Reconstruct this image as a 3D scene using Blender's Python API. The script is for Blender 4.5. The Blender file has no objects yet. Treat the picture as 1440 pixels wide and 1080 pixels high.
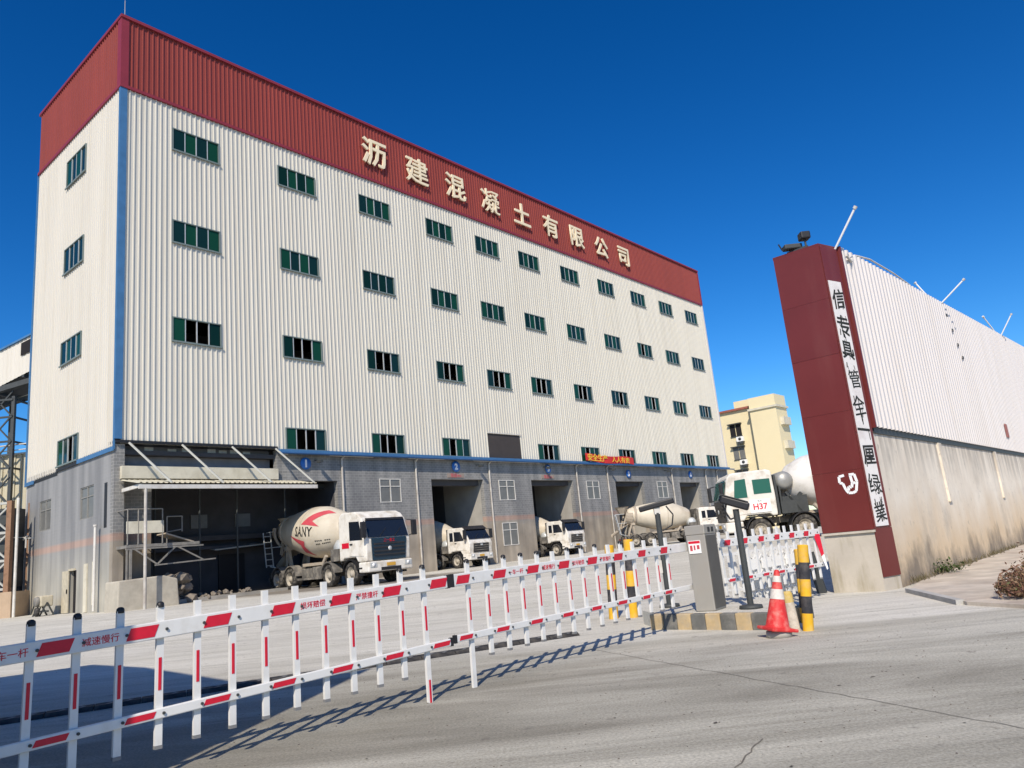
import bpy, bmesh, math, random
from mathutils import Vector, Matrix
random.seed(7)
PI = math.pi
S = bpy.context.scene
COL = S.collection

# ------------------------------------------------------------------ camera, sky, sun, exposure
CAM_H = 1.35
pitch, roll, fpx = 0.2161, -0.0976, 1063.64
F = Vector((0, math.cos(pitch), math.sin(pitch)))
U = Vector((0, -math.sin(pitch), math.cos(pitch)))
R = Vector((1, 0, 0))
R2 = R * math.cos(roll) + U * math.sin(roll)
U2 = -R * math.sin(roll) + U * math.cos(roll)
cd = bpy.data.cameras.new("camera")
cd.sensor_width = 36.0
cd.lens = 36.0 * fpx / 1440.0
cd.clip_start = 0.1
cd.clip_end = 6000
cam = bpy.data.objects.new("camera", cd)
COL.objects.link(cam)
M = Matrix((R2, U2, -F)).transposed().to_4x4()
M.translation = Vector((0, 0, CAM_H))
cam.matrix_world = M
S.camera = cam

SUN_EL = math.radians(41.0)
SX, SY = -0.139, -0.990                      # horizontal direction towards the sun
w = bpy.data.worlds.new("World")
S.world = w
w.use_nodes = True
nt = w.node_tree
nt.nodes.clear()
out = nt.nodes.new("ShaderNodeOutputWorld")
bg = nt.nodes.new("ShaderNodeBackground")
sky = nt.nodes.new("ShaderNodeTexSky")
sky.sky_type = 'NISHITA'
sky.sun_disc = False
sky.sun_elevation = SUN_EL
sky.sun_rotation = math.atan2(SX, SY)
sky.altitude = 0
sky.air_density = 1.0
sky.dust_density = 0.25
sky.ozone_density = 5.0
hs = nt.nodes.new("ShaderNodeHueSaturation")
hs.inputs['Saturation'].default_value = 1.32
hs.inputs['Value'].default_value = 1.0
gm = nt.nodes.new("ShaderNodeGamma")
gm.inputs['Gamma'].default_value = 1.25
nt.links.new(sky.outputs[0], hs.inputs['Color'])
nt.links.new(hs.outputs[0], gm.inputs['Color'])
nt.links.new(gm.outputs[0], bg.inputs[0])
bg.inputs[1].default_value = 0.083
nt.links.new(bg.outputs[0], out.inputs[0])

sd = bpy.data.lights.new("sun", 'SUN')
sd.energy = 4.5
sd.angle = math.radians(0.5)
sd.color = (1.0, 0.90, 0.76)
sun = bpy.data.objects.new("sun", sd)
COL.objects.link(sun)
sv = Vector((SX * math.cos(SUN_EL), SY * math.cos(SUN_EL), math.sin(SUN_EL)))
sun.rotation_euler = sv.to_track_quat('Z', 'Y').to_euler()
S.view_settings.view_transform = 'Standard'
S.view_settings.look = 'None'
S.view_settings.gamma = 1.0
S.view_settings.exposure = 0.12
S.view_settings.use_curve_mapping = False
S.cycles.max_bounces = 6
S.cycles.use_denoising = True

# ------------------------------------------------------------------ materials
MATS = {}
def mat(name, col, rough=0.7, var=0.0, scale=3.0, bump=0.0, metal=0.0, stretch=(1, 1, 1), spec=0.4,
        dirt=None, dirt_amt=0.0, dirt_scale=1.0, dirt_stretch=(1, 1, 1), bscale=None):
    """base colour with noise variation, optional dirt layer and bump (object space)"""
    if name in MATS:
        return MATS[name]
    m = bpy.data.materials.new(name)
    m.use_nodes = True
    t = m.node_tree
    b = t.nodes["Principled BSDF"]
    b.inputs['Roughness'].default_value = rough
    b.inputs['Metallic'].default_value = metal
    b.inputs['Specular IOR Level'].default_value = spec
    b.inputs['Base Color'].default_value = (*col, 1)
    last = None
    def noise(sc, st, detail=5):
        tc = t.nodes.new("ShaderNodeTexCoord")
        mp = t.nodes.new("ShaderNodeMapping")
        mp.inputs['Scale'].default_value = st
        t.links.new(tc.outputs['Object'], mp.inputs[0])
        n = t.nodes.new("ShaderNodeTexNoise")
        n.inputs['Scale'].default_value = sc
        n.inputs['Detail'].default_value = detail
        n.inputs['Roughness'].default_value = 0.6
        t.links.new(mp.outputs[0], n.inputs['Vector'])
        return n
    if var > 0:
        n = noise(scale, stretch)
        r = t.nodes.new("ShaderNodeValToRGB")
        r.color_ramp.elements[0].position = 0.3
        r.color_ramp.elements[1].position = 0.7
        r.color_ramp.elements[0].color = (*[max(0, c * (1 - var)) for c in col], 1)
        r.color_ramp.elements[1].color = (*[min(1, c * (1 + var)) for c in col], 1)
        t.links.new(n.outputs['Fac'], r.inputs[0])
        last = r.outputs[0]
    if dirt:
        n2 = noise(dirt_scale, dirt_stretch, 8)
        r2 = t.nodes.new("ShaderNodeValToRGB")
        r2.color_ramp.elements[0].position = 0.48
        r2.color_ramp.elements[1].position = 0.72
        r2.color_ramp.elements[0].color = (0, 0, 0, 1)
        r2.color_ramp.elements[1].color = (dirt_amt, dirt_amt, dirt_amt, 1)
        t.links.new(n2.outputs['Fac'], r2.inputs[0])
        mx = t.nodes.new("ShaderNodeMixRGB")
        t.links.new(r2.outputs[0], mx.inputs[0])
        if last:
            t.links.new(last, mx.inputs[1])
        else:
            mx.inputs[1].default_value = (*col, 1)
        mx.inputs[2].default_value = (*dirt, 1)
        last = mx.outputs[0]
    if last:
        t.links.new(last, b.inputs['Base Color'])
    if bump > 0:
        n3 = noise(bscale or scale * 6, (1, 1, 1))
        bp = t.nodes.new("ShaderNodeBump")
        bp.inputs['Strength'].default_value = bump
        bp.inputs['Distance'].default_value = 0.02
        t.links.new(n3.outputs['Fac'], bp.inputs['Height'])
        t.links.new(bp.outputs[0], b.inputs['Normal'])
    MATS[name] = m
    return m

ST = (1.0, 1.0, 0.06)
M_CLAD = mat("white_sheet", (0.64, 0.61, 0.53), 0.45, 0.05, 1.2, stretch=(2, 2, 0.05), dirt=(0.42, 0.37, 0.28), dirt_amt=0.28, dirt_scale=1.4, dirt_stretch=(2.2, 2.2, 0.05))
M_SIDE = mat("white_side_sheet", (0.62, 0.585, 0.51), 0.5, 0.03, 0.6, stretch=ST, dirt=(0.45, 0.40, 0.30), dirt_amt=0.30, dirt_scale=1.1, dirt_stretch=(1.8, 1.8, 0.07))
M_RED = mat("red_sheet", (0.265, 0.050, 0.038), 0.5, 0.10, 1.0, stretch=ST)
M_REDTRIM = mat("red_trim", (0.24, 0.030, 0.045), 0.5, 0.08, 2)
M_BLUE = mat("blue_trim", (0.055, 0.16, 0.32), 0.5, 0.12, 2)
M_CONC = mat("concrete_grey", (0.36, 0.34, 0.30), 0.9, 0.15, 0.8, 0.25, dirt=(0.2, 0.18, 0.15), dirt_amt=0.5, dirt_scale=0.9, dirt_stretch=ST)
M_SHADECONC = mat("shade_dark_concrete", (0.07, 0.07, 0.075), 0.95, 0.2, 0.9, 0.2)  # near-black base: the shade inside the bays is painted into this concrete
M_CREAM = mat("cream_paint", (0.62, 0.58, 0.46), 0.8, 0.08, 2, dirt=(0.35, 0.3, 0.2), dirt_amt=0.4, dirt_scale=1.5)
M_ALU = mat("aluminium", (0.55, 0.57, 0.56), 0.45, 0.06, 4, metal=0.3)
M_DKALU = mat("dark_window_frame", (0.16, 0.20, 0.19), 0.5, 0.06, 4)
M_GLASS = [mat("green_glass", (0.007, 0.052, 0.027), 0.1, spec=0.25),
           mat("teal_glass", (0.006, 0.026, 0.022), 0.1, spec=0.3),
           mat("dark_green_glass", (0.004, 0.022, 0.014), 0.1, spec=0.25)]
M_GREYGLASS = mat("dusty_glass", (0.16, 0.16, 0.15), 0.3, 0.15, 2)
M_HOLE = mat("dark_room", (0.012, 0.011, 0.013), 0.9)
M_LETTER = mat("cream_letter", (0.85, 0.72, 0.50), 0.6, 0.04, 2)
M_BLACK = mat("black_plastic", (0.018, 0.018, 0.02), 0.5, 0.15, 8)
M_RUBBER = mat("dusty_rubber", (0.035, 0.033, 0.031), 0.9, 0.3, 5, dirt=(0.3, 0.27, 0.22), dirt_amt=0.5, dirt_scale=5)
M_RIM = mat("dusty_rim", (0.42, 0.38, 0.31), 0.8, 0.2, 6, dirt=(0.16, 0.14, 0.12), dirt_amt=0.5, dirt_scale=5)
M_TRWHITE = mat("truck_white", (0.74, 0.71, 0.64), 0.4, 0.08, 2, dirt=(0.42, 0.36, 0.27), dirt_amt=0.85, dirt_scale=2.2)
M_DRUM = mat("drum_cream", (0.60, 0.54, 0.43), 0.5, 0.08, 1.2, dirt=(0.42, 0.35, 0.25), dirt_amt=0.6, dirt_scale=1.0)
M_DRUMW = mat("drum_white", (0.70, 0.68, 0.63), 0.45, 0.06, 1.2, dirt=(0.40, 0.36, 0.29), dirt_amt=0.7, dirt_scale=1.5)
M_CHASSIS = mat("dusty_chassis", (0.14, 0.13, 0.115), 0.9, 0.35, 3, dirt=(0.38, 0.34, 0.27), dirt_amt=0.6, dirt_scale=3)
M_SPLASH = mat("cement_splashed_steel", (0.42, 0.36, 0.28), 0.9, 0.25, 4, 0.3, dirt=(0.15, 0.12, 0.1), dirt_amt=0.6, dirt_scale=4)
M_SCREEN = mat("windscreen", (0.012, 0.016, 0.024), 0.06, spec=0.6)
M_GREENSCREEN = mat("green_cab_glass", (0.03, 0.13, 0.10), 0.08, spec=0.6)
M_NAVY = mat("navy_grille", (0.010, 0.035, 0.060), 0.25, spec=0.5)
M_GRILLE = mat("dark_grille", (0.03, 0.03, 0.032), 0.4, 0.1, 4)
M_REDPAINT = mat("red_reflective", (0.60, 0.012, 0.035), 0.4, 0.08, 20)
M_DRUMRED = mat("faded_red", (0.52, 0.07, 0.09), 0.5, 0.15, 2)
M_WHITEP = mat("white_barrier_paint", (0.72, 0.715, 0.69), 0.35, 0.03, 6, dirt=(0.5, 0.47, 0.4), dirt_amt=0.35, dirt_scale=7)
M_YEL = mat("yellow_paint", (0.75, 0.42, 0.02), 0.6, 0.1, 8, dirt=(0.5, 0.4, 0.25), dirt_amt=0.5, dirt_scale=6)
M_BLK = mat("black_paint", (0.03, 0.03, 0.035), 0.7, 0.2, 8, dirt=(0.25, 0.22, 0.2), dirt_amt=0.4, dirt_scale=6)
M_KY = mat("faded_kerb_yellow", (0.48, 0.36, 0.20), 0.85, 0.15, 6, 0.3, dirt=(0.35, 0.32, 0.27), dirt_amt=0.7, dirt_scale=5)
M_KB = mat("faded_kerb_black", (0.13, 0.13, 0.12), 0.9, 0.2, 6, 0.3, dirt=(0.34, 0.31, 0.26), dirt_amt=0.5, dirt_scale=5)
M_MAROON = mat("maroon_panel", (0.140, 0.024, 0.020), 0.35, 0.10, 0.7, dirt=(0.24, 0.10, 0.08), dirt_amt=0.35, dirt_scale=1.2, dirt_stretch=(1, 1, 0.15))
M_MAROON2 = mat("maroon_panel_b", (0.145, 0.025, 0.0205), 0.35, 0.10, 0.8, dirt=(0.24, 0.10, 0.08), dirt_amt=0.3, dirt_scale=1.2, dirt_stretch=(1, 1, 0.15))
M_PBASE = mat("rendered_base", (0.50, 0.45, 0.37), 0.9, 0.1, 1.5, 0.2, dirt=(0.24, 0.20, 0.11), dirt_amt=0.75, dirt_scale=2.0, dirt_stretch=(1.6, 1.6, 0.35))
M_SCROLL = mat("white_scroll", (0.72, 0.70, 0.68), 0.8, 0.05, 3, dirt=(0.4, 0.34, 0.33), dirt_amt=0.5, dirt_scale=3)
M_INK = mat("black_ink", (0.02, 0.022, 0.02), 0.8)
M_STEEL = mat("brushed_steel", (0.40, 0.38, 0.34), 0.5, 0.08, 2, metal=0.35, dirt=(0.34, 0.3, 0.24), dirt_amt=0.5, dirt_scale=2)
M_CONE = mat("cone_red", (0.58, 0.03, 0.028), 0.55, 0.1, 10, dirt=(0.7, 0.35, 0.28), dirt_amt=0.5, dirt_scale=9)
M_RUST = mat("rusty_steel", (0.26, 0.15, 0.09), 0.9, 0.3, 3, dirt=(0.12, 0.07, 0.05), dirt_amt=0.6, dirt_scale=3)
M_GALV = mat("galvanised", (0.42, 0.42, 0.38), 0.6, 0.1, 2)
M_SHED = mat("shed_white_sheet", (0.66, 0.62, 0.59), 0.5, 0.03, 1, stretch=ST, dirt=(0.60, 0.54, 0.47), dirt_amt=0.45, dirt_scale=0.8, dirt_stretch=(1.5, 1.5, 0.2))
M_YELLOWB = mat("pale_yellow_wall", (0.76, 0.66, 0.42), 0.85, 0.05, 0.3, dirt=(0.55, 0.45, 0.25), dirt_amt=0.3, dirt_scale=0.3)
M_TILE = mat("red_roof_tile", (0.30, 0.10, 0.07), 0.8, 0.2, 2)
M_DIRT = mat("dry_dirt", (0.52, 0.46, 0.38), 0.95, 0.25, 1.5, 0.5, dirt=(0.30, 0.23, 0.18), dirt_amt=0.7, dirt_scale=1.2)
M_SHRUB = [mat("dry_leaf_red", (0.17, 0.085, 0.055), 0.9, 0.3, 8), mat("dry_leaf_brown", (0.22, 0.14, 0.08), 0.9, 0.3, 8),
           mat("dry_leaf_green", (0.11, 0.11, 0.045), 0.9, 0.3, 8)]
M_WEED = mat("weed_green", (0.05, 0.08, 0.02), 0.9, 0.3, 8)
M_BANNER = mat("red_banner", (0.60, 0.03, 0.03), 0.8, 0.1, 1)
M_YTEXT = mat("yellow_text", (0.85, 0.52, 0.05), 0.7)
M_SIGNBLUE = mat("sign_blue", (0.03, 0.16, 0.50), 0.5)
M_WHITE = mat("white_print", (0.82, 0.82, 0.80), 0.6)
M_GUN = mat("gunmetal", (0.05, 0.055, 0.055), 0.55, 0.15, 5)
M_DIRTYPVC = mat("dirty_downpipe", (0.50, 0.47, 0.42), 0.7, 0.15, 2, dirt=(0.25, 0.21, 0.17), dirt_amt=0.7, dirt_scale=1.5)
M_PVC = mat("white_pipe", (0.62, 0.60, 0.55), 0.6, 0.06, 2, dirt=(0.4, 0.34, 0.28), dirt_amt=0.5, dirt_scale=3)
M_BEIGEM = mat("beige_machine", (0.48, 0.43, 0.32), 0.8, 0.15, 4)

# lower factory wall: grey tiles above, bare beige render below, a faded pink painted line between
def wall_material(side=False):
    m = bpy.data.materials.new("side_render" if side else "tile_and_render")
    m.use_nodes = True
    t = m.node_tree
    b = t.nodes["Principled BSDF"]
    b.inputs['Roughness'].default_value = 0.8
    tc = t.nodes.new("ShaderNodeTexCoord")
    sp = t.nodes.new("ShaderNodeSeparateXYZ")
    t.links.new(tc.outputs['Object'], sp.inputs[0])
    ad = t.nodes.new("ShaderNodeMath"); ad.operation = 'ADD'
    t.links.new(sp.outputs[0], ad.inputs[0]); t.links.new(sp.outputs[1], ad.inputs[1])
    cb = t.nodes.new("ShaderNodeCombineXYZ")
    t.links.new(ad.outputs[0], cb.inputs[0]); t.links.new(sp.outputs[2], cb.inputs[1])
    br = t.nodes.new("ShaderNodeTexBrick")
    br.inputs['Scale'].default_value = 1.0
    br.inputs['Brick Width'].default_value = 0.30
    br.inputs['Row Height'].default_value = 0.15
    br.inputs['Mortar Size'].default_value = 0.012
    br.inputs['Color1'].default_value = (0.25, 0.25, 0.245, 1) if not side else (0.255, 0.26, 0.265, 1)
    br.inputs['Color2'].default_value = (0.20, 0.20, 0.197, 1) if not side else (0.245, 0.25, 0.255, 1)
    br.inputs['Mortar'].default_value = (0.33, 0.325, 0.31, 1) if not side else (0.262, 0.265, 0.268, 1)
    t.links.new(cb.outputs[0], br.inputs[0])
    n = t.nodes.new("ShaderNodeTexNoise"); n.inputs['Scale'].default_value = 0.7; n.inputs['Detail'].default_value = 8
    t.links.new(tc.outputs['Object'], n.inputs['Vector'])
    rr = t.nodes.new("ShaderNodeValToRGB")
    rr.color_ramp.elements[0].color = (0.27, 0.235, 0.19, 1) if not side else (0.33, 0.32, 0.28, 1); rr.color_ramp.elements[0].position = 0.3
    rr.color_ramp.elements[1].color = (0.42, 0.37, 0.30, 1) if not side else (0.44, 0.42, 0.36, 1); rr.color_ramp.elements[1].position = 0.7
    t.links.new(n.outputs['Fac'], rr.inputs[0])
    # wobbling height
    hz = t.nodes.new("ShaderNodeMath"); hz.operation = 'MULTIPLY_ADD'
    t.links.new(n.outputs['Fac'], hz.inputs[0]); hz.inputs[1].default_value = 1.3
    t.links.new(sp.outputs[2], hz.inputs[2])
    mr = t.nodes.new("ShaderNodeMapRange"); mr.inputs[1].default_value = 3.35 if not side else 1.6; mr.inputs[2].default_value = 4.0 if not side else 4.2
    t.links.new(hz.outputs[0], mr.inputs[0])
    mx = t.nodes.new("ShaderNodeMixRGB")
    t.links.new(mr.outputs[0], mx.inputs[0]); t.links.new(rr.outputs[0], mx.inputs[1]); t.links.new(br.outputs[0], mx.inputs[2])
    # pink line at 2.95-3.25 m
    d = t.nodes.new("ShaderNodeMath"); d.operation = 'SUBTRACT'
    t.links.new(sp.outputs[2], d.inputs[0]); d.inputs[1].default_value = 3.12
    ab = t.nodes.new("ShaderNodeMath"); ab.operation = 'ABSOLUTE'; t.links.new(d.outputs[0], ab.inputs[0])
    lt = t.nodes.new("ShaderNodeMapRange"); lt.inputs[1].default_value = 0.22; lt.inputs[2].default_value = 0.10
    lt.inputs[3].default_value = 0; lt.inputs[4].default_value = 0.55
    t.links.new(ab.outputs[0], lt.inputs[0])
    mx2 = t.nodes.new("ShaderNodeMixRGB")
    t.links.new(lt.outputs[0], mx2.inputs[0]); t.links.new(mx.outputs[0], mx2.inputs[1])
    mx2.inputs[2].default_value = (0.46, 0.27, 0.20, 1)
    # vertical drip stains
    mp = t.nodes.new("ShaderNodeMapping"); mp.inputs['Scale'].default_value = (1.5, 1.5, 0.12)
    t.links.new(tc.outputs['Object'], mp.inputs[0])
    n2 = t.nodes.new("ShaderNodeTexNoise"); n2.inputs['Scale'].default_value = 1.0; n2.inputs['Detail'].default_value = 6
    t.links.new(mp.outputs[0], n2.inputs['Vector'])
    r2 = t.nodes.new("ShaderNodeValToRGB")
    r2.color_ramp.elements[0].position = 0.35; r2.color_ramp.elements[0].color = (0.72, 0.72, 0.72, 1)
    r2.color_ramp.elements[1].position = 0.65; r2.color_ramp.elements[1].color = (1.12, 1.1, 1.06, 1)
    t.links.new(n2.outputs['Fac'], r2.inputs[0])
    ml = t.nodes.new("ShaderNodeMixRGB"); ml.blend_type = 'MULTIPLY'; ml.inputs[0].default_value = 1
    t.links.new(mx2.outputs[0], ml.inputs[1]); t.links.new(r2.outputs[0], ml.inputs[2])
    t.links.new(ml.outputs[0], b.inputs['Base Color'])
    return m
M_LOWER = wall_material()
M_LOWER_SIDE = wall_material(True)

def boundary_material():
    m = bpy.data.materials.new("weathered_render_wall")
    m.use_nodes = True
    t = m.node_tree
    b = t.nodes["Principled BSDF"]
    b.inputs['Roughness'].default_value = 0.9
    tc = t.nodes.new("ShaderNodeTexCoord")
    sp = t.nodes.new("ShaderNodeSeparateXYZ"); t.links.new(tc.outputs['Object'], sp.inputs[0])
    def nz(sc, st, det=8):
        mp = t.nodes.new("ShaderNodeMapping"); mp.inputs['Scale'].default_value = st
        t.links.new(tc.outputs['Object'], mp.inputs[0])
        n = t.nodes.new("ShaderNodeTexNoise"); n.inputs['Scale'].default_value = sc; n.inputs['Detail'].default_value = det
        n.inputs['Roughness'].default_value = 0.65
        t.links.new(mp.outputs[0], n.inputs['Vector'])
        return n.outputs['Fac']
    def ramp(src, p0, c0, p1, c1):
        r = t.nodes.new("ShaderNodeValToRGB")
        r.color_ramp.elements[0].position = p0; r.color_ramp.elements[0].color = (*c0, 1)
        r.color_ramp.elements[1].position = p1; r.color_ramp.elements[1].color = (*c1, 1)
        t.links.new(src, r.inputs[0]); return r.outputs[0]
    base = ramp(nz(0.8, (1, 1, 1)), 0.3, (0.68, 0.60, 0.485), 0.7, (0.84, 0.77, 0.65))
    # ochre zone low on the wall
    hz = t.nodes.new("ShaderNodeMath"); hz.operation = 'MULTIPLY_ADD'
    t.links.new(nz(0.9, (1, 1, 0.4)), hz.inputs[0]); hz.inputs[1].default_value = -1.6; t.links.new(sp.outputs[2], hz.inputs[2])
    mr = t.nodes.new("ShaderNodeMapRange"); mr.inputs[1].default_value = 0.95; mr.inputs[2].default_value = -0.25
    mr.inputs[4].default_value = 0.8
    t.links.new(hz.outputs[0], mr.inputs[0])
    m1 = t.nodes.new("ShaderNodeMixRGB"); t.links.new(mr.outputs[0], m1.inputs[0]); t.links.new(base, m1.inputs[1])
    m1.inputs[2].default_value = (0.64, 0.47, 0.28, 1)
    # dark runs from the top and splash mould at the foot
    st = ramp(nz(1.8, (2.2, 2.2, 0.16)), 0.40, (0, 0, 0), 0.68, (1, 1, 1))
    top = t.nodes.new("ShaderNodeMapRange"); top.inputs[1].default_value = 2.0; top.inputs[2].default_value = 2.95; top.inputs[4].default_value = 0.95; top.inputs[3].default_value = 0.06
    t.links.new(sp.outputs[2], top.inputs[0])
    mu = t.nodes.new("ShaderNodeMath"); mu.operation = 'MULTIPLY'; t.links.new(st, mu.inputs[0]); t.links.new(top.outputs[0], mu.inputs[1])
    pt_ = ramp(nz(0.75, (1, 1, 0.7), 10), 0.54, (0, 0, 0), 0.76, (0.55, 0.55, 0.55))
    m1b = t.nodes.new("ShaderNodeMixRGB"); t.links.new(pt_, m1b.inputs[0]); t.links.new(m1.outputs[0], m1b.inputs[1]); m1b.inputs[2].default_value = (0.27, 0.25, 0.215, 1)
    sk = ramp(nz(6.0, (1, 1, 0.8), 6), 0.60, (0, 0, 0), 0.70, (0.6, 0.6, 0.6))
    m1c = t.nodes.new("ShaderNodeMixRGB"); t.links.new(sk, m1c.inputs[0]); t.links.new(m1b.outputs[0], m1c.inputs[1]); m1c.inputs[2].default_value = (0.30, 0.27, 0.22, 1)
    m2 = t.nodes.new("ShaderNodeMixRGB"); t.links.new(mu.outputs[0], m2.inputs[0]); t.links.new(m1c.outputs[0], m2.inputs[1])
    m2.inputs[2].default_value = (0.16, 0.145, 0.125, 1)
    hz2 = t.nodes.new("ShaderNodeMath"); hz2.operation = 'MULTIPLY_ADD'
    t.links.new(nz(1.5, (0.9, 0.9, 0.55), 10), hz2.inputs[0]); hz2.inputs[1].default_value = -2.4; t.links.new(sp.outputs[2], hz2.inputs[2])
    mr2 = t.nodes.new("ShaderNodeMapRange"); mr2.inputs[1].default_value = -0.55; mr2.inputs[2].default_value = -1.15; mr2.inputs[4].default_value = 0.8
    t.links.new(hz2.outputs[0], mr2.inputs[0])
    m3 = t.nodes.new("ShaderNodeMixRGB"); t.links.new(mr2.outputs[0], m3.inputs[0]); t.links.new(m2.outputs[0], m3.inputs[1])
    m3.inputs[2].default_value = (0.15, 0.125, 0.10, 1)
    t.links.new(m3.outputs[0], b.inputs['Base Color'])
    bp = t.nodes.new("ShaderNodeBump"); bp.inputs['Strength'].default_value = 0.35; bp.inputs['Distance'].default_value = 0.02
    t.links.new(nz(9, (1, 1, 1)), bp.inputs['Height']); t.links.new(bp.outputs[0], b.inputs['Normal'])
    return m
M_BWALL = boundary_material()

def ground_material():
    m = bpy.data.materials.new("dusty_concrete_ground")
    m.use_nodes = True
    t = m.node_tree
    b = t.nodes["Principled BSDF"]
    b.inputs['Roughness'].default_value = 0.85
    b.inputs['Specular IOR Level'].default_value = 0.25
    tc = t.nodes.new("ShaderNodeTexCoord")
    sp = t.nodes.new("ShaderNodeSeparateXYZ"); t.links.new(tc.outputs['Object'], sp.inputs[0])
    def nz(sc, st=(1, 1, 1), rot=0, det=8, rg=0.6, dist=0):
        mp = t.nodes.new("ShaderNodeMapping"); mp.inputs['Scale'].default_value = st; mp.inputs['Rotation'].default_value = (0, 0, rot)
        t.links.new(tc.outputs['Object'], mp.inputs[0])
        n = t.nodes.new("ShaderNodeTexNoise"); n.inputs['Scale'].default_value = sc; n.inputs['Detail'].default_value = det
        n.inputs['Roughness'].default_value = rg; n.inputs['Distortion'].default_value = dist
        t.links.new(mp.outputs[0], n.inputs['Vector']); return n.outputs['Fac']
    def ramp(src, p0, c0, p1, c1):
        r = t.nodes.new("ShaderNodeValToRGB")
        r.color_ramp.elements[0].position = p0; r.color_ramp.elements[0].color = (*c0, 1)
        r.color_ramp.elements[1].position = p1; r.color_ramp.elements[1].color = (*c1, 1)
        t.links.new(src, r.inputs[0]); return r.outputs[0]
    def mix(f, a, c, mode='MIX'):
        x = t.nodes.new("ShaderNodeMixRGB"); x.blend_type = mode
        if isinstance(f, float): x.inputs[0].default_value = f
        else: t.links.new(f, x.inputs[0])
        for i, v in ((1, a), (2, c)):
            if isinstance(v, tuple): x.inputs[i].default_value = (*v, 1)
            else: t.links.new(v, x.inputs[i])
        return x.outputs[0]
    # street concrete (dirtier) and yard/apron (paler, dusty)
    street = ramp(nz(0.45), 0.3, (0.36, 0.345, 0.29), 0.7, (0.47, 0.45, 0.385))
    yard = ramp(nz(0.30), 0.3, (0.60, 0.575, 0.505), 0.7, (0.73, 0.705, 0.635))
    ds = t.nodes.new("ShaderNodeVectorMath"); ds.operation = 'DOT_PRODUCT'
    t.links.new(tc.outputs['Object'], ds.inputs[0]); ds.inputs[1].default_value = (0.10, 0.995, 0)
    wob = t.nodes.new("ShaderNodeMath"); wob.operation = 'MULTIPLY_ADD'
    t.links.new(nz(0.5, (0.4, 1.6, 1)), wob.inputs[0]); wob.inputs[1].default_value = 4.0; t.links.new(ds.outputs['Value'], wob.inputs[2])
    mr = t.nodes.new("ShaderNodeMapRange"); mr.inputs[1].default_value = 9.6; mr.inputs[2].default_value = 14.0
    t.links.new(wob.outputs[0], mr.inputs[0])
    c = mix(mr.outputs[0], street, yard)
    # swept dust and tyre streaks running along the street and through the gate
    s1 = ramp(nz(0.55, (0.14, 1.5, 1), rot=-0.06, dist=1.2), 0.42, (0, 0, 0), 0.70, (0.8, 0.8, 0.8))
    c = mix(s1, c, (0.58, 0.555, 0.475))
    s2 = ramp(nz(0.45, (0.20, 1.5, 1), rot=-0.14, dist=1.5), 0.40, (0, 0, 0), 0.60, (0.66, 0.66, 0.66))
    inv = t.nodes.new('ShaderNodeMapRange'); inv.inputs[1].default_value = 10.5; inv.inputs[2].default_value = 14.5; inv.inputs[3].default_value = 1.0; inv.inputs[4].default_value = 0.18
    t.links.new(wob.outputs[0], inv.inputs[0])
    sm_ = t.nodes.new('ShaderNodeMath'); sm_.operation = 'MULTIPLY'; t.links.new(s2, sm_.inputs[0]); t.links.new(inv.outputs[0], sm_.inputs[1]); s2 = sm_.outputs[0]
    c = mix(s2, c, (0.15, 0.137, 0.108))
    s3 = ramp(nz(2.2, (0.09, 1.8, 1), rot=0.42, dist=1.0), 0.56, (0, 0, 0), 0.68, (0.40, 0.40, 0.40))
    c = mix(s3, c, (0.30, 0.285, 0.24))
    s4 = ramp(nz(1.7, (0.22, 1.5, 1), rot=-0.10, dist=2.2, rg=0.7), 0.50, (0, 0, 0), 0.70, (0.40, 0.40, 0.40))
    c = mix(s4, c, (0.22, 0.205, 0.16))
    # spots and grit
    sp1 = ramp(nz(5.0, det=3), 0.63, (0, 0, 0), 0.74, (0.55, 0.55, 0.55))
    c = mix(sp1, c, (0.16, 0.145, 0.125))
    g = ramp(nz(45, det=4, rg=0.7), 0.30, (0.62, 0.62, 0.61), 0.68, (1.22, 1.22, 1.2))
    c = mix(1.0, c, g, 'MULTIPLY')
    # muddy, oily patch where the mixers wash out in front of the first bay
    sb = t.nodes.new("ShaderNodeVectorMath"); sb.operation = 'SUBTRACT'
    t.links.new(tc.outputs['Object'], sb.inputs[0]); sb.inputs[1].default_value = (-9.5, 38.5, 0)
    sc_ = t.nodes.new("ShaderNodeVectorMath"); sc_.operation = 'MULTIPLY'
    t.links.new(sb.outputs[0], sc_.inputs[0]); sc_.inputs[1].default_value = (0.12, 0.20, 0)
    ln = t.nodes.new("ShaderNodeVectorMath"); ln.operation = 'LENGTH'; t.links.new(sc_.outputs[0], ln.inputs[0])
    wn = t.nodes.new("ShaderNodeMath"); wn.operation = 'MULTIPLY_ADD'
    t.links.new(nz(0.5), wn.inputs[0]); wn.inputs[1].default_value = 0.9; t.links.new(ln.outputs['Value'], wn.inputs[2])
    pm = t.nodes.new("ShaderNodeMapRange"); pm.inputs[1].default_value = 1.5; pm.inputs[2].default_value = 1.1; pm.inputs[4].default_value = 0.8
    t.links.new(wn.outputs[0], pm.inputs[0])
    c = mix(pm.outputs[0], c, (0.155, 0.13, 0.105))
    t.links.new(c, b.inputs['Base Color'])
    bp = t.nodes.new("ShaderNodeBump"); bp.inputs['Strength'].default_value = 0.5; bp.inputs['Distance'].default_value = 0.012
    t.links.new(nz(18, det=8, rg=0.75), bp.inputs['Height']); t.links.new(bp.outputs[0], b.inputs['Normal'])
    return m
M_GROUND = ground_material()

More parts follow.
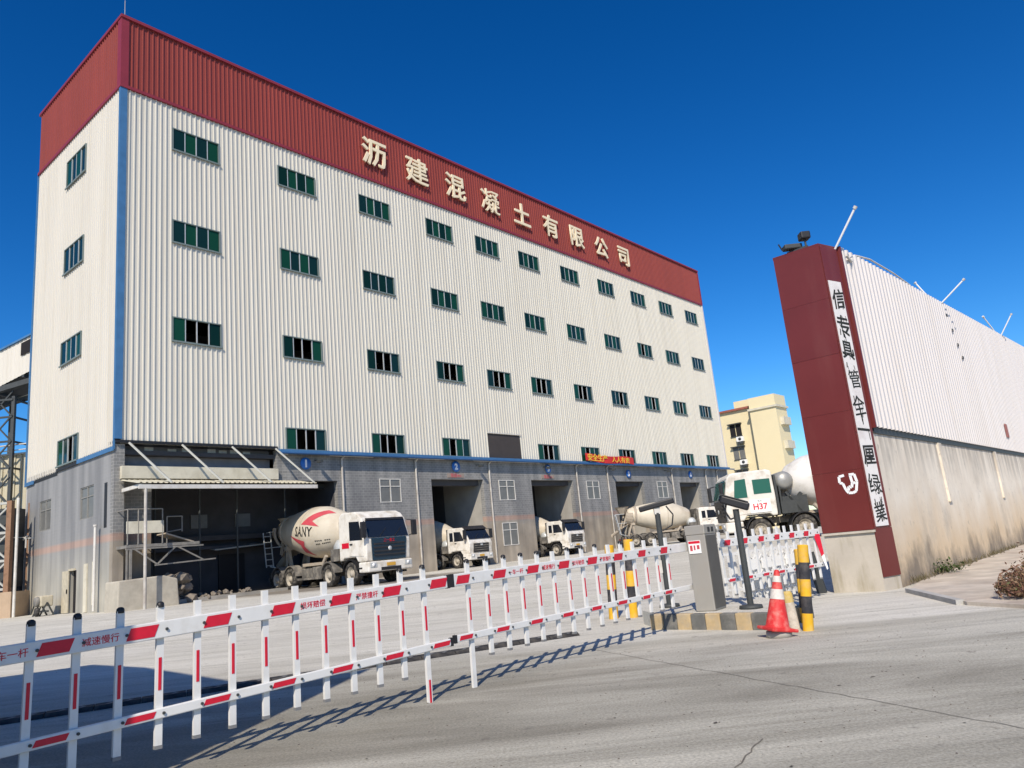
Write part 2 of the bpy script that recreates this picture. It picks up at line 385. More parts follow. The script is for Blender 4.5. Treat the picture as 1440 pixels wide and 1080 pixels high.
# ------------------------------------------------------------------ mesh helpers
class MB:
    def __init__(s):
        s.v = []; s.f = []; s.sm = []
    def add(s, vs, fs, smooth=False):
        n = len(s.v)
        s.v += [tuple(v) for v in vs]
        s.f += [tuple(i + n for i in f) for f in fs]
        s.sm += [smooth] * len(fs)
    def box(s, x0, x1, y0, y1, z0, z1):
        s.add([(x0, y0, z0), (x1, y0, z0), (x1, y1, z0), (x0, y1, z0), (x0, y0, z1), (x1, y0, z1), (x1, y1, z1), (x0, y1, z1)],
              [(0, 3, 2, 1), (4, 5, 6, 7), (0, 1, 5, 4), (1, 2, 6, 5), (2, 3, 7, 6), (3, 0, 4, 7)])
        return s
    def bar(s, a, b, w, h=None, up=(0, 0, 1)):
        """rectangular bar from a to b"""
        h = h or w
        a = Vector(a); b = Vector(b)
        d = (b - a).normalized(); up = Vector(up)
        if abs(d.dot(up)) > 0.98: up = Vector((1, 0, 0))
        x = d.cross(up).normalized() * (w / 2); y = x.cross(d).normalized() * (h / 2)
        vs = [a - x - y, a + x - y, a + x + y, a - x + y, b - x - y, b + x - y, b + x + y, b - x + y]
        s.add(vs, [(0, 3, 2, 1), (4, 5, 6, 7), (0, 1, 5, 4), (1, 2, 6, 5), (2, 3, 7, 6), (3, 0, 4, 7)])
        return s
    def tube(s, a, b, r, r2=None, n=10, cap=True):
        a = Vector(a); b = Vector(b); r2 = r if r2 is None else r2
        d = (b - a).normalized(); up = Vector((0, 0, 1)) if abs(d.z) < 0.95 else Vector((1, 0, 0))
        x = d.cross(up).normalized(); y = d.cross(x)
        vs = []
        for c, rr in ((a, r), (b, r2)):
            for i in range(n):
                t = 2 * PI * i / n
                vs.append(c + (x * math.cos(t) + y * math.sin(t)) * rr)
        s.add(vs, [(i, (i + 1) % n, n + (i + 1) % n, n + i) for i in range(n)], True)
        if cap:
            s.add(vs[:n], [tuple(range(n))[::-1]]); s.add(vs[n:], [tuple(range(n))])
        return s
    def path(s, pts, r, n=8):
        for i in range(len(pts) - 1):
            s.tube(pts[i], pts[i + 1], r, n=n)
        return s
    def lathe(s, prof, n=24, axis='z', o=(0, 0, 0), smooth=True):
        """prof: list of (r, t); t along axis"""
        o = Vector(o); vs = []
        for r, t in prof:
            for i in range(n):
                a = 2 * PI * i / n
                c, q = r * math.cos(a), r * math.sin(a)
                p = {'z': (c, q, t), 'y': (c, t, q), 'x': (t, c, q)}[axis]
                vs.append(o + Vector(p))
        fs = []
        for k in range(len(prof) - 1):
            for i in range(n):
                j = (i + 1) % n
                f = (k * n + i, k * n + j, (k + 1) * n + j, (k + 1) * n + i)
                fs.append(f if axis != 'y' else f[::-1])
        s.add(vs, fs, smooth)
        return s
    def prism(s, poly, y0, y1, plane='xz'):
        """polygon (2-D) extruded along the third axis"""
        n = len(poly)
        def P(p, t):
            return {'xz': (p[0], t, p[1]), 'yz': (t, p[0], p[1]), 'xy': (p[0], p[1], t)}[plane]
        vs = [P(p, y0) for p in poly] + [P(p, y1) for p in poly]
        s.add(vs, [tuple(range(n)), tuple(range(2 * n - 1, n - 1, -1))] + [(i, i + n, (i + 1) % n + n, (i + 1) % n) for i in range(n)])
        return s
    def quad(s, a, b, c, d):
        s.add([a, b, c, d], [(0, 1, 2, 3)]); return s
    def slab(s, pts, th):
        """quad given by 4 points, thickened along its normal"""
        a, b, c, d = [Vector(p) for p in pts]
        n = (b - a).cross(d - a).normalized() * th
        s.add([a, b, c, d, a + n, b + n, c + n, d + n], [(0, 3, 2, 1), (4, 5, 6, 7), (0, 1, 5, 4), (1, 2, 6, 5), (2, 3, 7, 6), (3, 0, 4, 7)])
        return s
    def mesh(s, name, m):
        me = bpy.data.meshes.new(name)
        me.from_pydata(s.v, [], s.f)
        me.polygons.foreach_set("use_smooth", s.sm)
        me.materials.append(m)
        bm = bmesh.new(); bm.from_mesh(me)
        bmesh.ops.recalc_face_normals(bm, faces=bm.faces)
        bm.to_mesh(me); bm.free()
        me.update()
        return me
    def build(s, name, m, parent=None, bevel=0, loc=None, rot=None):
        o = bpy.data.objects.new(name, s.mesh(name, m))
        COL.objects.link(o)
        if parent: o.parent = parent
        if loc: o.location = loc
        if rot: o.rotation_euler = rot
        if bevel:
            b = o.modifiers.new("bevel", 'BEVEL'); b.width = bevel; b.segments = 2; b.limit_method = 'ANGLE'; b.angle_limit = math.radians(40)
        return o

def inst(name, me, parent, loc=(0, 0, 0), rot=None):
    o = bpy.data.objects.new(name, me)
    COL.objects.link(o); o.parent = parent; o.location = loc
    if rot: o.rotation_euler = rot
    return o
def tag(o, label=None, cat=None, group=None, kind=None):
    if label: o['label'] = label
    if cat: o['category'] = cat
    if group: o['group'] = group
    if kind: o['kind'] = kind
    return o
def thing(name, label, cat, loc=(0, 0, 0), rz=0, group=None, rot=None, scale=1):
    o = bpy.data.objects.new(name, None)
    o.empty_display_size = 0.2
    COL.objects.link(o); o.location = loc
    o.rotation_euler = rot if rot else (0, 0, rz)
    o.scale = (scale,) * 3
    return tag(o, label, cat, group)

def text_mesh(txt, size, depth=0.0, bold=0.0, sx=1.0, center=True):
    """letters as a mesh lying in local XY, extruded along Z"""
    cu = bpy.data.curves.new("text", 'FONT')
    cu.body = txt; cu.size = size; cu.extrude = depth; cu.offset = bold; cu.resolution_u = 2
    if center: cu.align_x = 'CENTER'; cu.align_y = 'CENTER'
    ob = bpy.data.objects.new("text", cu)
    COL.objects.link(ob)
    bpy.context.view_layer.update()
    dg = bpy.context.evaluated_depsgraph_get()
    me = bpy.data.meshes.new_from_object(ob.evaluated_get(dg))
    bpy.data.objects.remove(ob); bpy.data.curves.remove(cu)
    if center and len(me.vertices):            # true visual centring
        xs = [v.co.x for v in me.vertices]; ys = [v.co.y for v in me.vertices]
        cx, cy = (min(xs) + max(xs)) / 2, (min(ys) + max(ys)) / 2
        for v in me.vertices: v.co.x = (v.co.x - cx) * sx; v.co.y -= cy
    return me
def put_text(name, txt, size, m, parent, loc, X, Y, depth=0.004, bold=0.0, sx=1.0, kind=None):
    """place text so that its local x runs along X and its y along Y (parent space)"""
    me = text_mesh(txt, size, depth, bold, sx)
    me.materials.clear(); me.materials.append(m)
    X = Vector(X).normalized(); Y = Vector(Y).normalized(); Z = X.cross(Y)
    mm = Matrix((X, Y, Z)).transposed().to_4x4(); mm.translation = Vector(loc)
    me.transform(mm)
    o = bpy.data.objects.new(name, me); COL.objects.link(o)
    if parent: o.parent = parent
    return o

def corrugated(o, a, n, L, z0, z1, pitch, d, holes=(), top=None, prof=((0, 0), (0.58, 0), (0.63, 1), (0.82, 1), (0.87, 0))):
    """ribbed sheet: origin o, run direction a, outward normal n; holes are (u0,u1,z0,z1); ribs are real folds"""
    o = Vector(o); a = Vector(a); n = Vector(n); mb = MB()
    us = set([0.0, L]); k = 0
    while k * pitch < L:
        for f, _ in prof:
            u = (k + f) * pitch
            if u < L: us.add(round(u, 5))
        k += 1
    for h in holes:
        us.add(round(h[0], 5)); us.add(round(h[1], 5))
    us = sorted(us)
    def hgt(u):
        f = (u / pitch) % 1.0
        pr = list(prof) + [(1.0, prof[0][1])]
        for (f0, h0), (f1, h1) in zip(pr, pr[1:]):
            if f0 <= f <= f1 + 1e-9:
                return d * (h0 + (h1 - h0) * (f - f0) / (f1 - f0))
        return 0
    zt = top or (lambda u: z1)
    for u0, u1 in zip(us, us[1:]):
        if u1 - u0 < 1e-4: continue
        um = (u0 + u1) / 2
        iv = [(z0, None)]
        cuts = sorted([(h[2], h[3]) for h in holes if h[0] - 1e-6 < um < h[1] + 1e-6])
        segs = []; lo = z0
        for c0, c1 in cuts:
            if c0 > lo: segs.append((lo, c0))
            lo = max(lo, c1)
        segs.append((lo, None))
        A = o + a * u0 + n * hgt(u0 + 1e-6); B = o + a * u1 + n * hgt(u1 - 1e-6)
        for s0, s1 in segs:
            ta = zt(u0) if s1 is None else s1; tb = zt(u1) if s1 is None else s1
            if ta - s0 < 1e-3: continue
            mb.add([A + Vector((0, 0, s0)), B + Vector((0, 0, s0)), B + Vector((0, 0, tb)), A + Vector((0, 0, ta))], [(0, 1, 2, 3)])
    return mb

def zg(x, y):
    """ground height: flat street, yard rising gently beyond the gate; stays low right of the boundary wall"""
    s = (-(x - 6.81) * math.sin(math.radians(49)) + (y - 14.6) * math.cos(math.radians(49)))
    m = min(1, max(0, s / 2.0)); m = m * m * (3 - 2 * m)
    t = min(1, max(0, (y - 17) / 15))
    q = min(1, max(0, (x - 5.5) / 4)) * min(1, max(0, (y - 24) / 8)) * min(1, max(0, (52 - y) / 10))
    return m * (0.43 * t * t * (3 - 2 * t) + min(0.6, max(0, y - 32) * 0.01) + 0.20 * q * q * (3 - 2 * q))

# ------------------------------------------------------------------ ground
def make_ground():
    xs = [-3000, -900, -300, -120, -70] + [x * 1.0 for x in range(-50, 60)] + [75, 120, 300, 900, 3000]
    ys = [-3000, -600, -100, -30] + [y * 1.0 for y in range(-10, 75)] + [85, 110, 200, 600, 3000]
    vs = [(x, y, zg(x, y)) for y in ys for x in xs]
    nx = len(xs)
    fs = [(j * nx + i, j * nx + i + 1, (j + 1) * nx + i + 1, (j + 1) * nx + i) for j in range(len(ys) - 1) for i in range(nx - 1)]
    mb = MB(); mb.add(vs, fs, True)
    g = mb.build("ground", M_GROUND)
    tag(g, "dusty concrete street and yard with tyre streaks", kind='structure')
make_ground()

# ------------------------------------------------------------------ the factory (local x along the long facade, y into the building)
TH = 0.87031
BB = Vector((-17.94687, 33.27722, 0.48))
L, W, HT, HR = 61.5, 11.53, 29.15, 25.35
fac = thing("factory_building", "big white corrugated factory with red parapet band and five truck bays", "factory", BB, TH)
ROWS = [(22.70, 23.95), (17.57, 18.80), (12.40, 13.65), (7.26, 8.47)]
COLS = [2.55, 8.68, 14.45, 20.22, 25.15, 30.05, 35.50, 40.98, 46.50, 51.80, 57.20]
fwin, holes = [], []
for r, (a, b) in enumerate(ROWS):
    for c, u in enumerate(COLS):
        if r == 3 and c in (0, 4): continue
        fwin.append((u, u + 2.55, a, b, r, c)); holes.append((u, u + 2.55, a, b))
holes.append((24.65, 28.12, 7.26, 9.0))
corrugated((0.22, 0, 0), (1, 0, 0), (0, -1, 0), L - 0.4, 7.26, HR, 0.26, 0.05, [(h[0] - .22, h[1] - .22, h[2], h[3]) for h in holes]).build("front_cladding", M_CLAD, fac)
lholes = []
LW = [(4.27, 6.92, 22.45, 23.95 + .1), (4.27, 6.88, 17.40, 18.85), (4.22, 6.92, 12.38, 13.65), (4.27, 6.92, 7.15, 8.48)]
corrugated((0, W, 0), (0, -1, 0), (-1, 0, 0), W - 0.22, 6.92, HR, 0.25, 0.035, [(W - v1, W - v0, z0, z1) for v0, v1, z0, z1 in LW]).build("side_cladding", M_SIDE, fac)
corrugated((0.3, -0.02, 0), (1, 0, 0), (0, -1, 0), L - 0.4, HR, HT, 0.26, 0.05).build("front_red_band", M_RED, fac)
corrugated((-0.02, W, 0), (0, -1, 0), (-1, 0, 0), W - 0.3, HR, HT, 0.25, 0.045).build("side_red_band", M_RED, fac)
tr = MB()
tr.box(-0.12, L + .1, -0.16, 0.12, HT, HT + 0.16); tr.box(-0.12, 0.12, 0.12, W + .1, HT, HT + 0.16)
tr.box(L - .1, L + .1, 0.12, W + .1, HT, HT + 0.16); tr.box(0.12, L - .1, W - .1, W + .1, HT, HT + 0.16)
tr.build("parapet_coping", M_REDTRIM, fac)
tr = MB(); tr.box(-0.10, L, -0.13, -0.002, HR - 0.16, HR); tr.box(-0.10, -0.002, 0.0, W, HR - 0.16, HR)
tr.build("band_flashing", M_REDTRIM, fac)
tr = MB(); tr.box(-0.08, 0.30, -0.10, -0.005, HR, HT); tr.box(-0.08, -0.003, -0.003, 0.34, HR, HT); tr.build("red_corner_trim", M_REDTRIM, fac); tr = MB()
tr.box(L - .1, L + .08, -0.12, -0.005, HR, HT)
tr.build("red_corner_trim", M_REDTRIM, fac)
tr = MB(); tr.box(-0.07, 0.26, -0.085, -0.005, 7.45, HR - .16); tr.build("blue_corner_trim", M_BLUE, fac); tr = MB(); tr.box(-0.07, -0.003, -0.003, 0.10, 7.0, HR - .16); tr.build("blue_corner_trim", M_BLUE, fac); tr = MB()
tr.box(-0.07, -0.003, W - .02, W + .1, 6.92, HR - .16)
tr.build("blue_corner_trim", M_BLUE, fac)
tr = MB(); tr.box(L - .2, L + .05, -0.09, -0.005, 7.2, HR - .16)
tr.build("white_corner_trim", M_SHED, fac)
# solid shell behind the sheets
tr = MB(); tr.box(0.02, L, 0.02, W, HT - 0.3, HT - 0.1)
tr.build("roof", M_GALV, fac)
tr = MB(); tr.box(0.02, L, W - .15, W, -0.6, HT - .31); tr.build("rear_wall", M_SHED, fac)
tr = MB(); tr.box(L - .17, L, 0.02, W - .16, -0.6, HT - .31); tr.build("end_wall", M_SHED, fac)
tr = MB()
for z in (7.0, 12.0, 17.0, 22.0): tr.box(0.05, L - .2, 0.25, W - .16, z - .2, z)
tr.build("floor_slab", M_SHADECONC, fac)
# windows
wm = {}
def window_mesh(kind, wd, ht):
    mb = MB(); f = 0.05
    mb.box(0, wd, -0.07, 0.05, 0, f); mb.box(0, wd, -0.07, 0.05, ht - f, ht)
    mb.box(0, f, -0.07, 0.05, f, ht - f); mb.box(wd - f, wd, -0.07, 0.05, f, ht - f)
    mb.box(-0.05, wd + .05, -0.12, -0.075, -0.05, 0.03)
    return mb.mesh("window", M_DKALU)
def add_window(parent, loc, rz, wd, ht, opened, glass_i):
    key = (round(wd, 2), round(ht, 2))
    if key not in wm:
        pane = MB(); pw = (wd - .1) / 4 - 0.03
        pane.box(0, pw, -0.006, 0.006, 0, ht - .1)
        mul = MB(); mul.box(-0.022, 0.022, -0.03, 0.03, 0, ht - .1)
        pm = [pane.mesh("pane", g) for g in M_GLASS]
        wm[key] = (window_mesh(0, wd, ht), pm, mul.mesh("mullion", M_ALU), pw)
    fm, pm, mm, pw = wm[key]
    wdw = inst("window", fm, parent, loc, (0, 0, rz))
    ss = (wd - .1) / 4
    for k in range(4):
        if opened == 1 and k in (1, 2) or opened == 2 and k == 2 or opened == 3 and k == 1: continue
        inst("pane", pm[(glass_i + (k * 7 + int(loc[0] * 3)) % 2) % 3], wdw, (0.05 + k * ss + .015, 0.0 if k % 2 else -0.025, 0.05), (0, 0, 0))
    for k in range(1, 4):
        off = 0
        if opened == 1 and k == 2: off = random.uniform(-.06, .06)
        inst("mullion", mm, wdw, (0.05 + k * ss + off, -0.012, 0.05))
    return wdw
rnd = random.Random(3)
for (u0, u1, a, b, r, c) in fwin:
    op = 0
    if r == 2: op = 1 if c < 5 else rnd.choice((0, 1, 2))
    if r == 3: op = rnd.choice((1, 2, 1, 3))
    if r < 2 and rnd.random() < .15: op = 3
    add_window(fac, (u0, 0, a), 0, 2.55, b - a, op, rnd.choice((0, 0, 1, 2)))
for i, (v0, v1, z0, z1) in enumerate(LW):
    add_window(fac, (0, v1, z0), -PI / 2, v1 - v0, z1 - z0, (0, 0, 0, 2)[i], (0, 1, 2, 0)[i])
tr = MB(); tr.box(24.66, 28.11, -0.01, 0.05, 7.27, 8.99)
tr.build("brown_shutter", mat("brown_shutter", (0.055, 0.045, 0.040), 0.7, 0.1, 2), fac)
tr = MB(); tr.box(24.55, 28.2, -.10, -.07, 9.0, 9.06); tr.build("shutter_trim", M_PVC, fac)

# lower walls with the bay openings
BAYS = [(0.45, 11.95, 5.62), (19.1, 23.9, 5.77), (29.0, 34.1, 5.77), (40.05, 44.5, 5.72), (51.0, 55.1, 5.68)]
x = 0.0
LF = [(14.93, 16.55, 4.36, 5.77), (25.43, 27.1, 4.34, 5.75), (25.40, 27.0, 1.25, 2.81), (35.85, 37.6, 4.27, 5.75), (46.8, 48.6, 4.25, 5.74)]
Y0, Y1 = 0.06, 0.40
for (a, b, z) in BAYS + [(L, L, 0)]:
    wins = sorted([q for q in LF if x <= q[0] and q[1] <= a], key=lambda q: q[2])
    lw = MB()
    if wins:
        u0, u1 = min(q[0] for q in wins), max(q[1] for q in wins)
        lw.box(x, u0, Y0, Y1, -0.7, 7.24); lw.box(u1, a, Y0, Y1, -0.7, 7.24)
        lo = -0.7
        for q in wins:
            lw.box(u0, u1, Y0, Y1, lo, q[2]); lo = q[3]
        lw.box(u0, u1, Y0, Y1, lo, 7.24)
    elif a > x:
        lw.box(x, a, Y0, Y1, -0.7, 7.24)
    if lw.v: lw.build("wall_pier", M_LOWER, fac)
    if b > a and a > 1: MB().box(a, b, Y0, Y1, z, 7.24).build("lintel", M_LOWER, fac)
    x = b
MB().box(8.15, 11.95, Y0, Y1, 5.62, 7.24).build("lintel", M_LOWER, fac)
# recessed shaded wall and cream fascia over the first bay
mb = MB(); mb.box(0.45, 8.15, 0.75, 0.95, 6.2, 7.7); mb.build("recessed_wall", mat("dark_grey_tile", (0.22, 0.225, 0.245), 0.7, 0.15, 1.5), fac)
mb = MB(); mb.box(0.25, 8.1, -0.16, 0.10, 5.66, 6.22); mb.build("cream_fascia", M_CREAM, fac)
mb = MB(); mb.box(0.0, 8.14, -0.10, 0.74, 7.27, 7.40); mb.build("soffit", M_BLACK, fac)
pm = MB().box(0, .42, 0, .012, 0, .36).mesh("paper_notice", mat("pale_vent", (0.80, 0.82, 0.80), 0.7, .15, 8))
for u in (1.6, 2.7, 3.4, 4.7, 5.3, 5.9, 6.6):
    inst("pale_panel", pm, fac, (u, 0.735, 6.85 + rnd.uniform(-.05, .08)))
MB().box(.46, 1.95, .75, 1.0, -.6, 5.61).build('inner_pier', M_LOWER, fac)
# left wall
lw = MB()
LL = [(7.70, 9.34, 4.13, 5.68), (2.29, 3.90, 4.20, 5.71)]
lw.box(0.0, 0.3, Y1, 2.29, -0.7, 7.2)
lw.box(0, .3, 2.29, 3.90, -0.7, 4.20); lw.box(0, .3, 2.29, 3.90, 5.71, 7.2)
lw.box(0, .3, 3.90, 7.70, 1.93, 7.2); lw.box(0, .3, 5.0, 7.70, -.7, 1.93); lw.box(0, .3, 3.90, 4.1, -.7, 1.93)
lw.box(0, .3, 7.70, 9.34, -0.7, 4.13); lw.box(0, .3, 7.70, 9.34, 5.68, 7.2)
lw.box(0, .3, 9.34, W - .16, -0.7, 7.2)
lw.build("lower_side_wall", M_LOWER_SIDE, fac)
mb = MB(); mb.box(-.02, .2, 4.1, 4.16, 0, 1.93); mb.box(.2, .26, 4.05, 5.05, -.1, 1.95); mb.build("dark_doorway", M_HOLE, fac)
mb = MB(); mb.box(-.05, -.004, 4.95, 5.75, .02, 1.95); mb.box(-.055, .0, 4.2, 4.98, 1.93, 2.03); dl = mb.build("door", M_BEIGEM, fac)
mb = MB(); mb.box(-.10, -.055, 5.02, 5.06, .9, 1.1); mb.build("handle", M_BLACK, dl)
mb = MB(); mb.box(-.06, -.003, 2.75, 3.1, 0, 2.15); mb.box(-.03, -.002, 1.9, 2.2, 0.3, 2.2); mb.build("wall_panel", M_CREAM, fac)
def small_window(loc, rz, wd, ht, fm=None):
    mb = MB(); f = .05
    mb.box(0, wd, -.03, .05, 0, f); mb.box(0, wd, -.03, .05, ht - f, ht); mb.box(0, f, -.03, .05, f, ht - f); mb.box(wd - f, wd, -.03, .05, f, ht - f)
    mb.box(wd / 2 - .03, wd / 2 + .03, -.03, .05, f, ht - f); mb.box(f, wd - f, -.028, .048, ht * .66, ht * .66 + .05)
    o = mb.build("window", fm or M_PVC, fac, loc=loc, rot=(0, 0, rz))
    for x0, x1 in ((f, wd / 2 - .03), (wd / 2 + .03, wd - f)):
        for z0, z1 in ((f, ht * .66), (ht * .66 + .05, ht - f)):
            MB().box(x0, x1, .005, .015, z0, z1).build("pane", M_GREYGLASS, o)
    return o
for q in LF: small_window((q[0], Y0, q[2]), 0, q[1] - q[0], q[3] - q[2])
for q in LL: small_window((0.06, q[1], q[2]), -PI / 2, q[1] - q[0], q[3] - q[2], mat('dusty_frame', (.24, .235, .215), .8, .15, 5))
MB().box(-.012, -.002, .75, 1.05, 3.6, 5.6).build("narrow_slot", M_BLACK, fac)
# blue gutter and its pipe
mb = MB(); mb.box(8.2, L + .1, -0.30, -0.08, 7.02, 7.24); mb.build("blue_gutter", M_BLUE, fac)
mb = MB(); mb.tube((8.2, -.38, 7.04), (L + .9, -.38, 7.04), .06); mb.build("gutter_pipe", mat("dark_blue", (0.03, 0.10, 0.24), .5, .1, 2), fac)
mb = MB()
mb.box(-0.10, -0.04, 0.0, 4.2, 6.92, 7.12); mb.build("blue_side_strip", M_BLUE, fac); mb = MB(); mb.box(-0.10, -0.04, 10.2, W, 6.72, 6.92)
mb.build("blue_side_strip", M_BLUE, fac)
mb = MB(); mb.box(-.02, .02, 6.95, 10.2, 6.75, 6.98); mb.box(-.08, -.03, 4.2, 6.95, 6.9, 7.06); mb.build("dark_gap", M_BLACK, fac)
# downpipes
for u in (12.25, 17.8, 24.5, 34.6, 38.9, 49.6, 56.4, 58.9):
    mb = MB(); mb.tube((u, -.02, .1), (u, -.02, 6.9), .06, n=8); mb.tube((u, -.02, 6.85), (u, -.3, 7.05), .06, n=8)
    for z in (1.5, 3.2, 4.9): mb.tube((u, -.02, z), (u, -.02, z + .06), .075, n=8)
    mb.build("downpipe", M_DIRTYPVC, fac)
mb = MB(); mb.tube((-.25, 1.35, .05), (-.25, 1.35, 3.75), .06, n=8); mb.tube((-.25, 1.35, 3.7), (-.25, 1.35, 3.78), .09, n=8)
mb.build("vent_pipe", M_PVC, fac)
# bay interiors
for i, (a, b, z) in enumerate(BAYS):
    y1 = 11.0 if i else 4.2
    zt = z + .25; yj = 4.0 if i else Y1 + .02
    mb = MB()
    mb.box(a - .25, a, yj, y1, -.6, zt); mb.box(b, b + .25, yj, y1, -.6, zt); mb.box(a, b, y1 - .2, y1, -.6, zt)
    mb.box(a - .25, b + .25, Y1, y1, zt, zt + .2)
    mb.build("bay_interior", M_SHADECONC, fac)  # shade-painted walls; the sunlit jambs keep plain concrete
    if i:
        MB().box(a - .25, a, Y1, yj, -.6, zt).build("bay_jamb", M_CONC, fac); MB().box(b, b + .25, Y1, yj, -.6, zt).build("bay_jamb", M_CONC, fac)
    if i:   # rolled shutter box under the lintel
        mb = MB(); mb.box(a + .05, b - .05, .5, .95, z - .35, z + .1); mb.build("shutter_box", M_SHADECONC, fac)
# first bay: ledge, inner door with hood, pale panels
mb = MB(); mb.box(1.2, 10.8, 3.4, 4.0, 2.9, 3.15); mb.box(2.2, 10.0, 3.2, 3.99, 2.45, 2.6); mb.build("inner_ledge", M_SHADECONC, fac)
mb = MB(); mb.box(6.9, 8.4, 3.9, 3.99, 0, 2.15); dr = mb.build("inner_door", M_BLACK, fac)
mb = MB(); mb.slab([(6.2, 2.9, 2.35), (9.0, 2.9, 2.5), (9.0, 3.9, 2.6), (6.2, 3.9, 2.5)], .06); mb.build("door_hood", M_GALV, fac)
for u in (5.4, 7.9): MB().box(u, u + .9, 3.92, 3.995, 3.6, 4.3).build("inner_window", M_GREYGLASS, fac)
mb = MB()
for u in (2.4, 4.6, 6.6, 9.4): mb.tube((u, 1.4, 0), (u, 1.4, 5.8), .05, n=8)
mb.box(.5, 11.9, 1.2, 1.6, 5.35, 5.6)
mb.build("inner_frame", M_GUN, fac)
# canopy over the first bay
canopy = MB()
A0, A1 = Vector((0.15, -0.02, 5.58)), Vector((0.15, -1.95, 5.22))
sl = (A1 - A0)
can = corrugated((0, 0, 0), (1, 0, 0), (0, 0, 1), 9.15, 0, 1, 0.24, 0.045)
can2 = MB()
for v, fidx in zip([], []): pass
vs = []
for (x, y, z) in can.v:      # the sheet is folded along x; its run goes from wall to eave
    vs.append(A0 + Vector((x, 0, 0)) + sl * (0.0 if z < 0.5 else 1.0) + Vector((0, 0, (z - round(z)) if False else 0)))
can2 = MB()
k = 0; pitch = .24
pts = []
while k * pitch < 9.1:
    for f, h in ((0, 0), (.5, 0), (.62, .045), (.88, .045)): pts.append(((k + f) * pitch, h))
    k += 1
for (u0, h0), (u1, h1) in zip(pts, pts[1:]):
    can2.add([A0 + Vector((u0, 0, h0)), A0 + Vector((u1, 0, h1)), A0 + sl + Vector((u1, 0, h1)), A0 + sl + Vector((u0, 0, h0))], [(0, 1, 2, 3)])
cn = can2.build("canopy", mat("weathered_canopy_sheet", (0.50, 0.47, 0.36), .7, .2, 3, dirt=(.25, .2, .12), dirt_amt=.6, dirt_scale=4), fac)
mb = MB(); mb.box(.25, 9.25, -1.93, -1.83, 4.98, 5.16); mb.box(.3, .4, -1.83, -.02, 5.05, 5.2); mb.build("eave_beam", M_PVC, cn)
for u in (0.56, 3.0, 5.55, 8.0):
    MB().bar((u, -.12, 7.28), (u + 1.15, -1.85, 5.25), .08).build("brace", M_GALV, cn)
mb = MB(); mb.tube((0.55, -1.88, -.1), (0.55, -1.88, 5.0), .065, n=10); mb.build("post", M_DIRTYPVC, cn)
# platform, plinth and rubble at the corner
pl = MB(); pl.box(.15, 3.4, -.95, .55, 2.55, 2.68)
M_SHADESTEEL = mat('dusty_shade_dark_steel', (.20, .19, .17), .85, .25, 4, dirt=(.34, .31, .26), dirt_amt=.5, dirt_scale=3)  # dark base paints the platform's shade into the steel, pale dust over it
plo = pl.build("platform", M_SHADESTEEL, fac)
mb = MB(); mb.box(.15, 1.75, -.97, -.93, 3.15, 3.68); mb.build("cream_panel", M_CREAM, plo)
mb = MB()
for u in (.2, .65, 1.7): mb.tube((u, -.95, 2.68), (u, -.95, 4.2), .03, n=6)
mb.tube((.2, -.95, 4.2), (1.7, -.95, 4.2), .03, n=6); mb.tube((.2, -.95, 4.2), (.2, .5, 4.2), .03, n=6)
for a, b in (((2.2, -.3, 2.7), (2.2, -.3, 3.9)), ((2.9, -.3, 3.2), (2.9, -.3, 3.9)), ((2.2, -.3, 3.2), (2.9, -.3, 3.3)), ((2.2, -.3, 3.9), (2.9, -.3, 3.9))): mb.tube(a, b, .03, n=6)
mb.build("railing", M_SHADESTEEL, plo)
mb = MB()
mb.bar((.15, -.9, 2.5), (3.6, -.9, 2.5), .07); mb.bar((1.4, -.9, 1.75), (4.2, -.9, 1.85), .06)
for a, b in (((.5, 2.5), (1.5, 1.78)), ((1.5, 1.78), (2.3, 2.5)), ((2.4, 2.5), (3.6, 1.84)), ((.2, 2.5), (.2, 0))): mb.bar((a[0], -.9, a[1]), (b[0], -.9, b[1]), .06)
mb.bar((.35, -.9, 2.5), (.35, -.9, 0), .10)
mb.build("truss", M_SHADESTEEL, plo)
mb = MB(); mb.slab([(2.0, -.6, 3.1), (3.3, -.6, 2.66), (3.3, .3, 2.66), (2.0, .3, 3.1)], .06); mb.build("chute", M_SPLASH, plo)
mb = MB(); mb.prism([(-.35, -.3), (2.3, -.3), (2.2, 1.1), (1.6, 1.28), (-.3, 1.2)], -1.35, .02); mb.build("plinth", mat("pale_plinth", (.46, .42, .34), .9, .15, 1.5, .3, dirt=(.25, .21, .16), dirt_amt=.6, dirt_scale=1.2), fac, bevel=.05)
rub = MB(); rr = random.Random(11)
for i in range(150):
    u = 2.3 + 4.2 * rr.random() ** 1.6; v = rr.uniform(-.5, 1.0); s = rr.uniform(.05, .20) * (1.9 if u < 3.4 else .8)
    zc = rr.uniform(0, 1.15 if u < 3.4 else .30)
    me = bmesh.new(); bmesh.ops.create_icosphere(me, subdivisions=1, radius=s)
    rub.add([(p.co.x * rr.uniform(.8, 1.2) + u, p.co.y * rr.uniform(.8, 1.2) + v, p.co.z * rr.uniform(.6, 1) + zc) for p in me.verts], [[q.index for q in f.verts] for f in me.faces])
    me.free()
o = rub.build("rubble", mat("rubble_stone", (.22, .19, .155), .95, .3, 3, .4), fac); o['kind'] = 'stuff'
mb = MB(); mb.box(2.3, 8.2, -.55, .05, -.5, .16); mb.build("kerb_step", M_CONC, fac)
# sign letters on the red band
for i, ch in enumerate("沥建混凝土有限公司"):
    lo = put_text("sign_letter", ch, 2.05, M_LETTER, fac, (15.85 + 3.757 * i, -.22, 27.2), (1, 0, 0), (0, 0, 1), depth=.05, bold=.022 if ch in '混建' else (.010 if ch == '凝' else .032), sx=1.05)
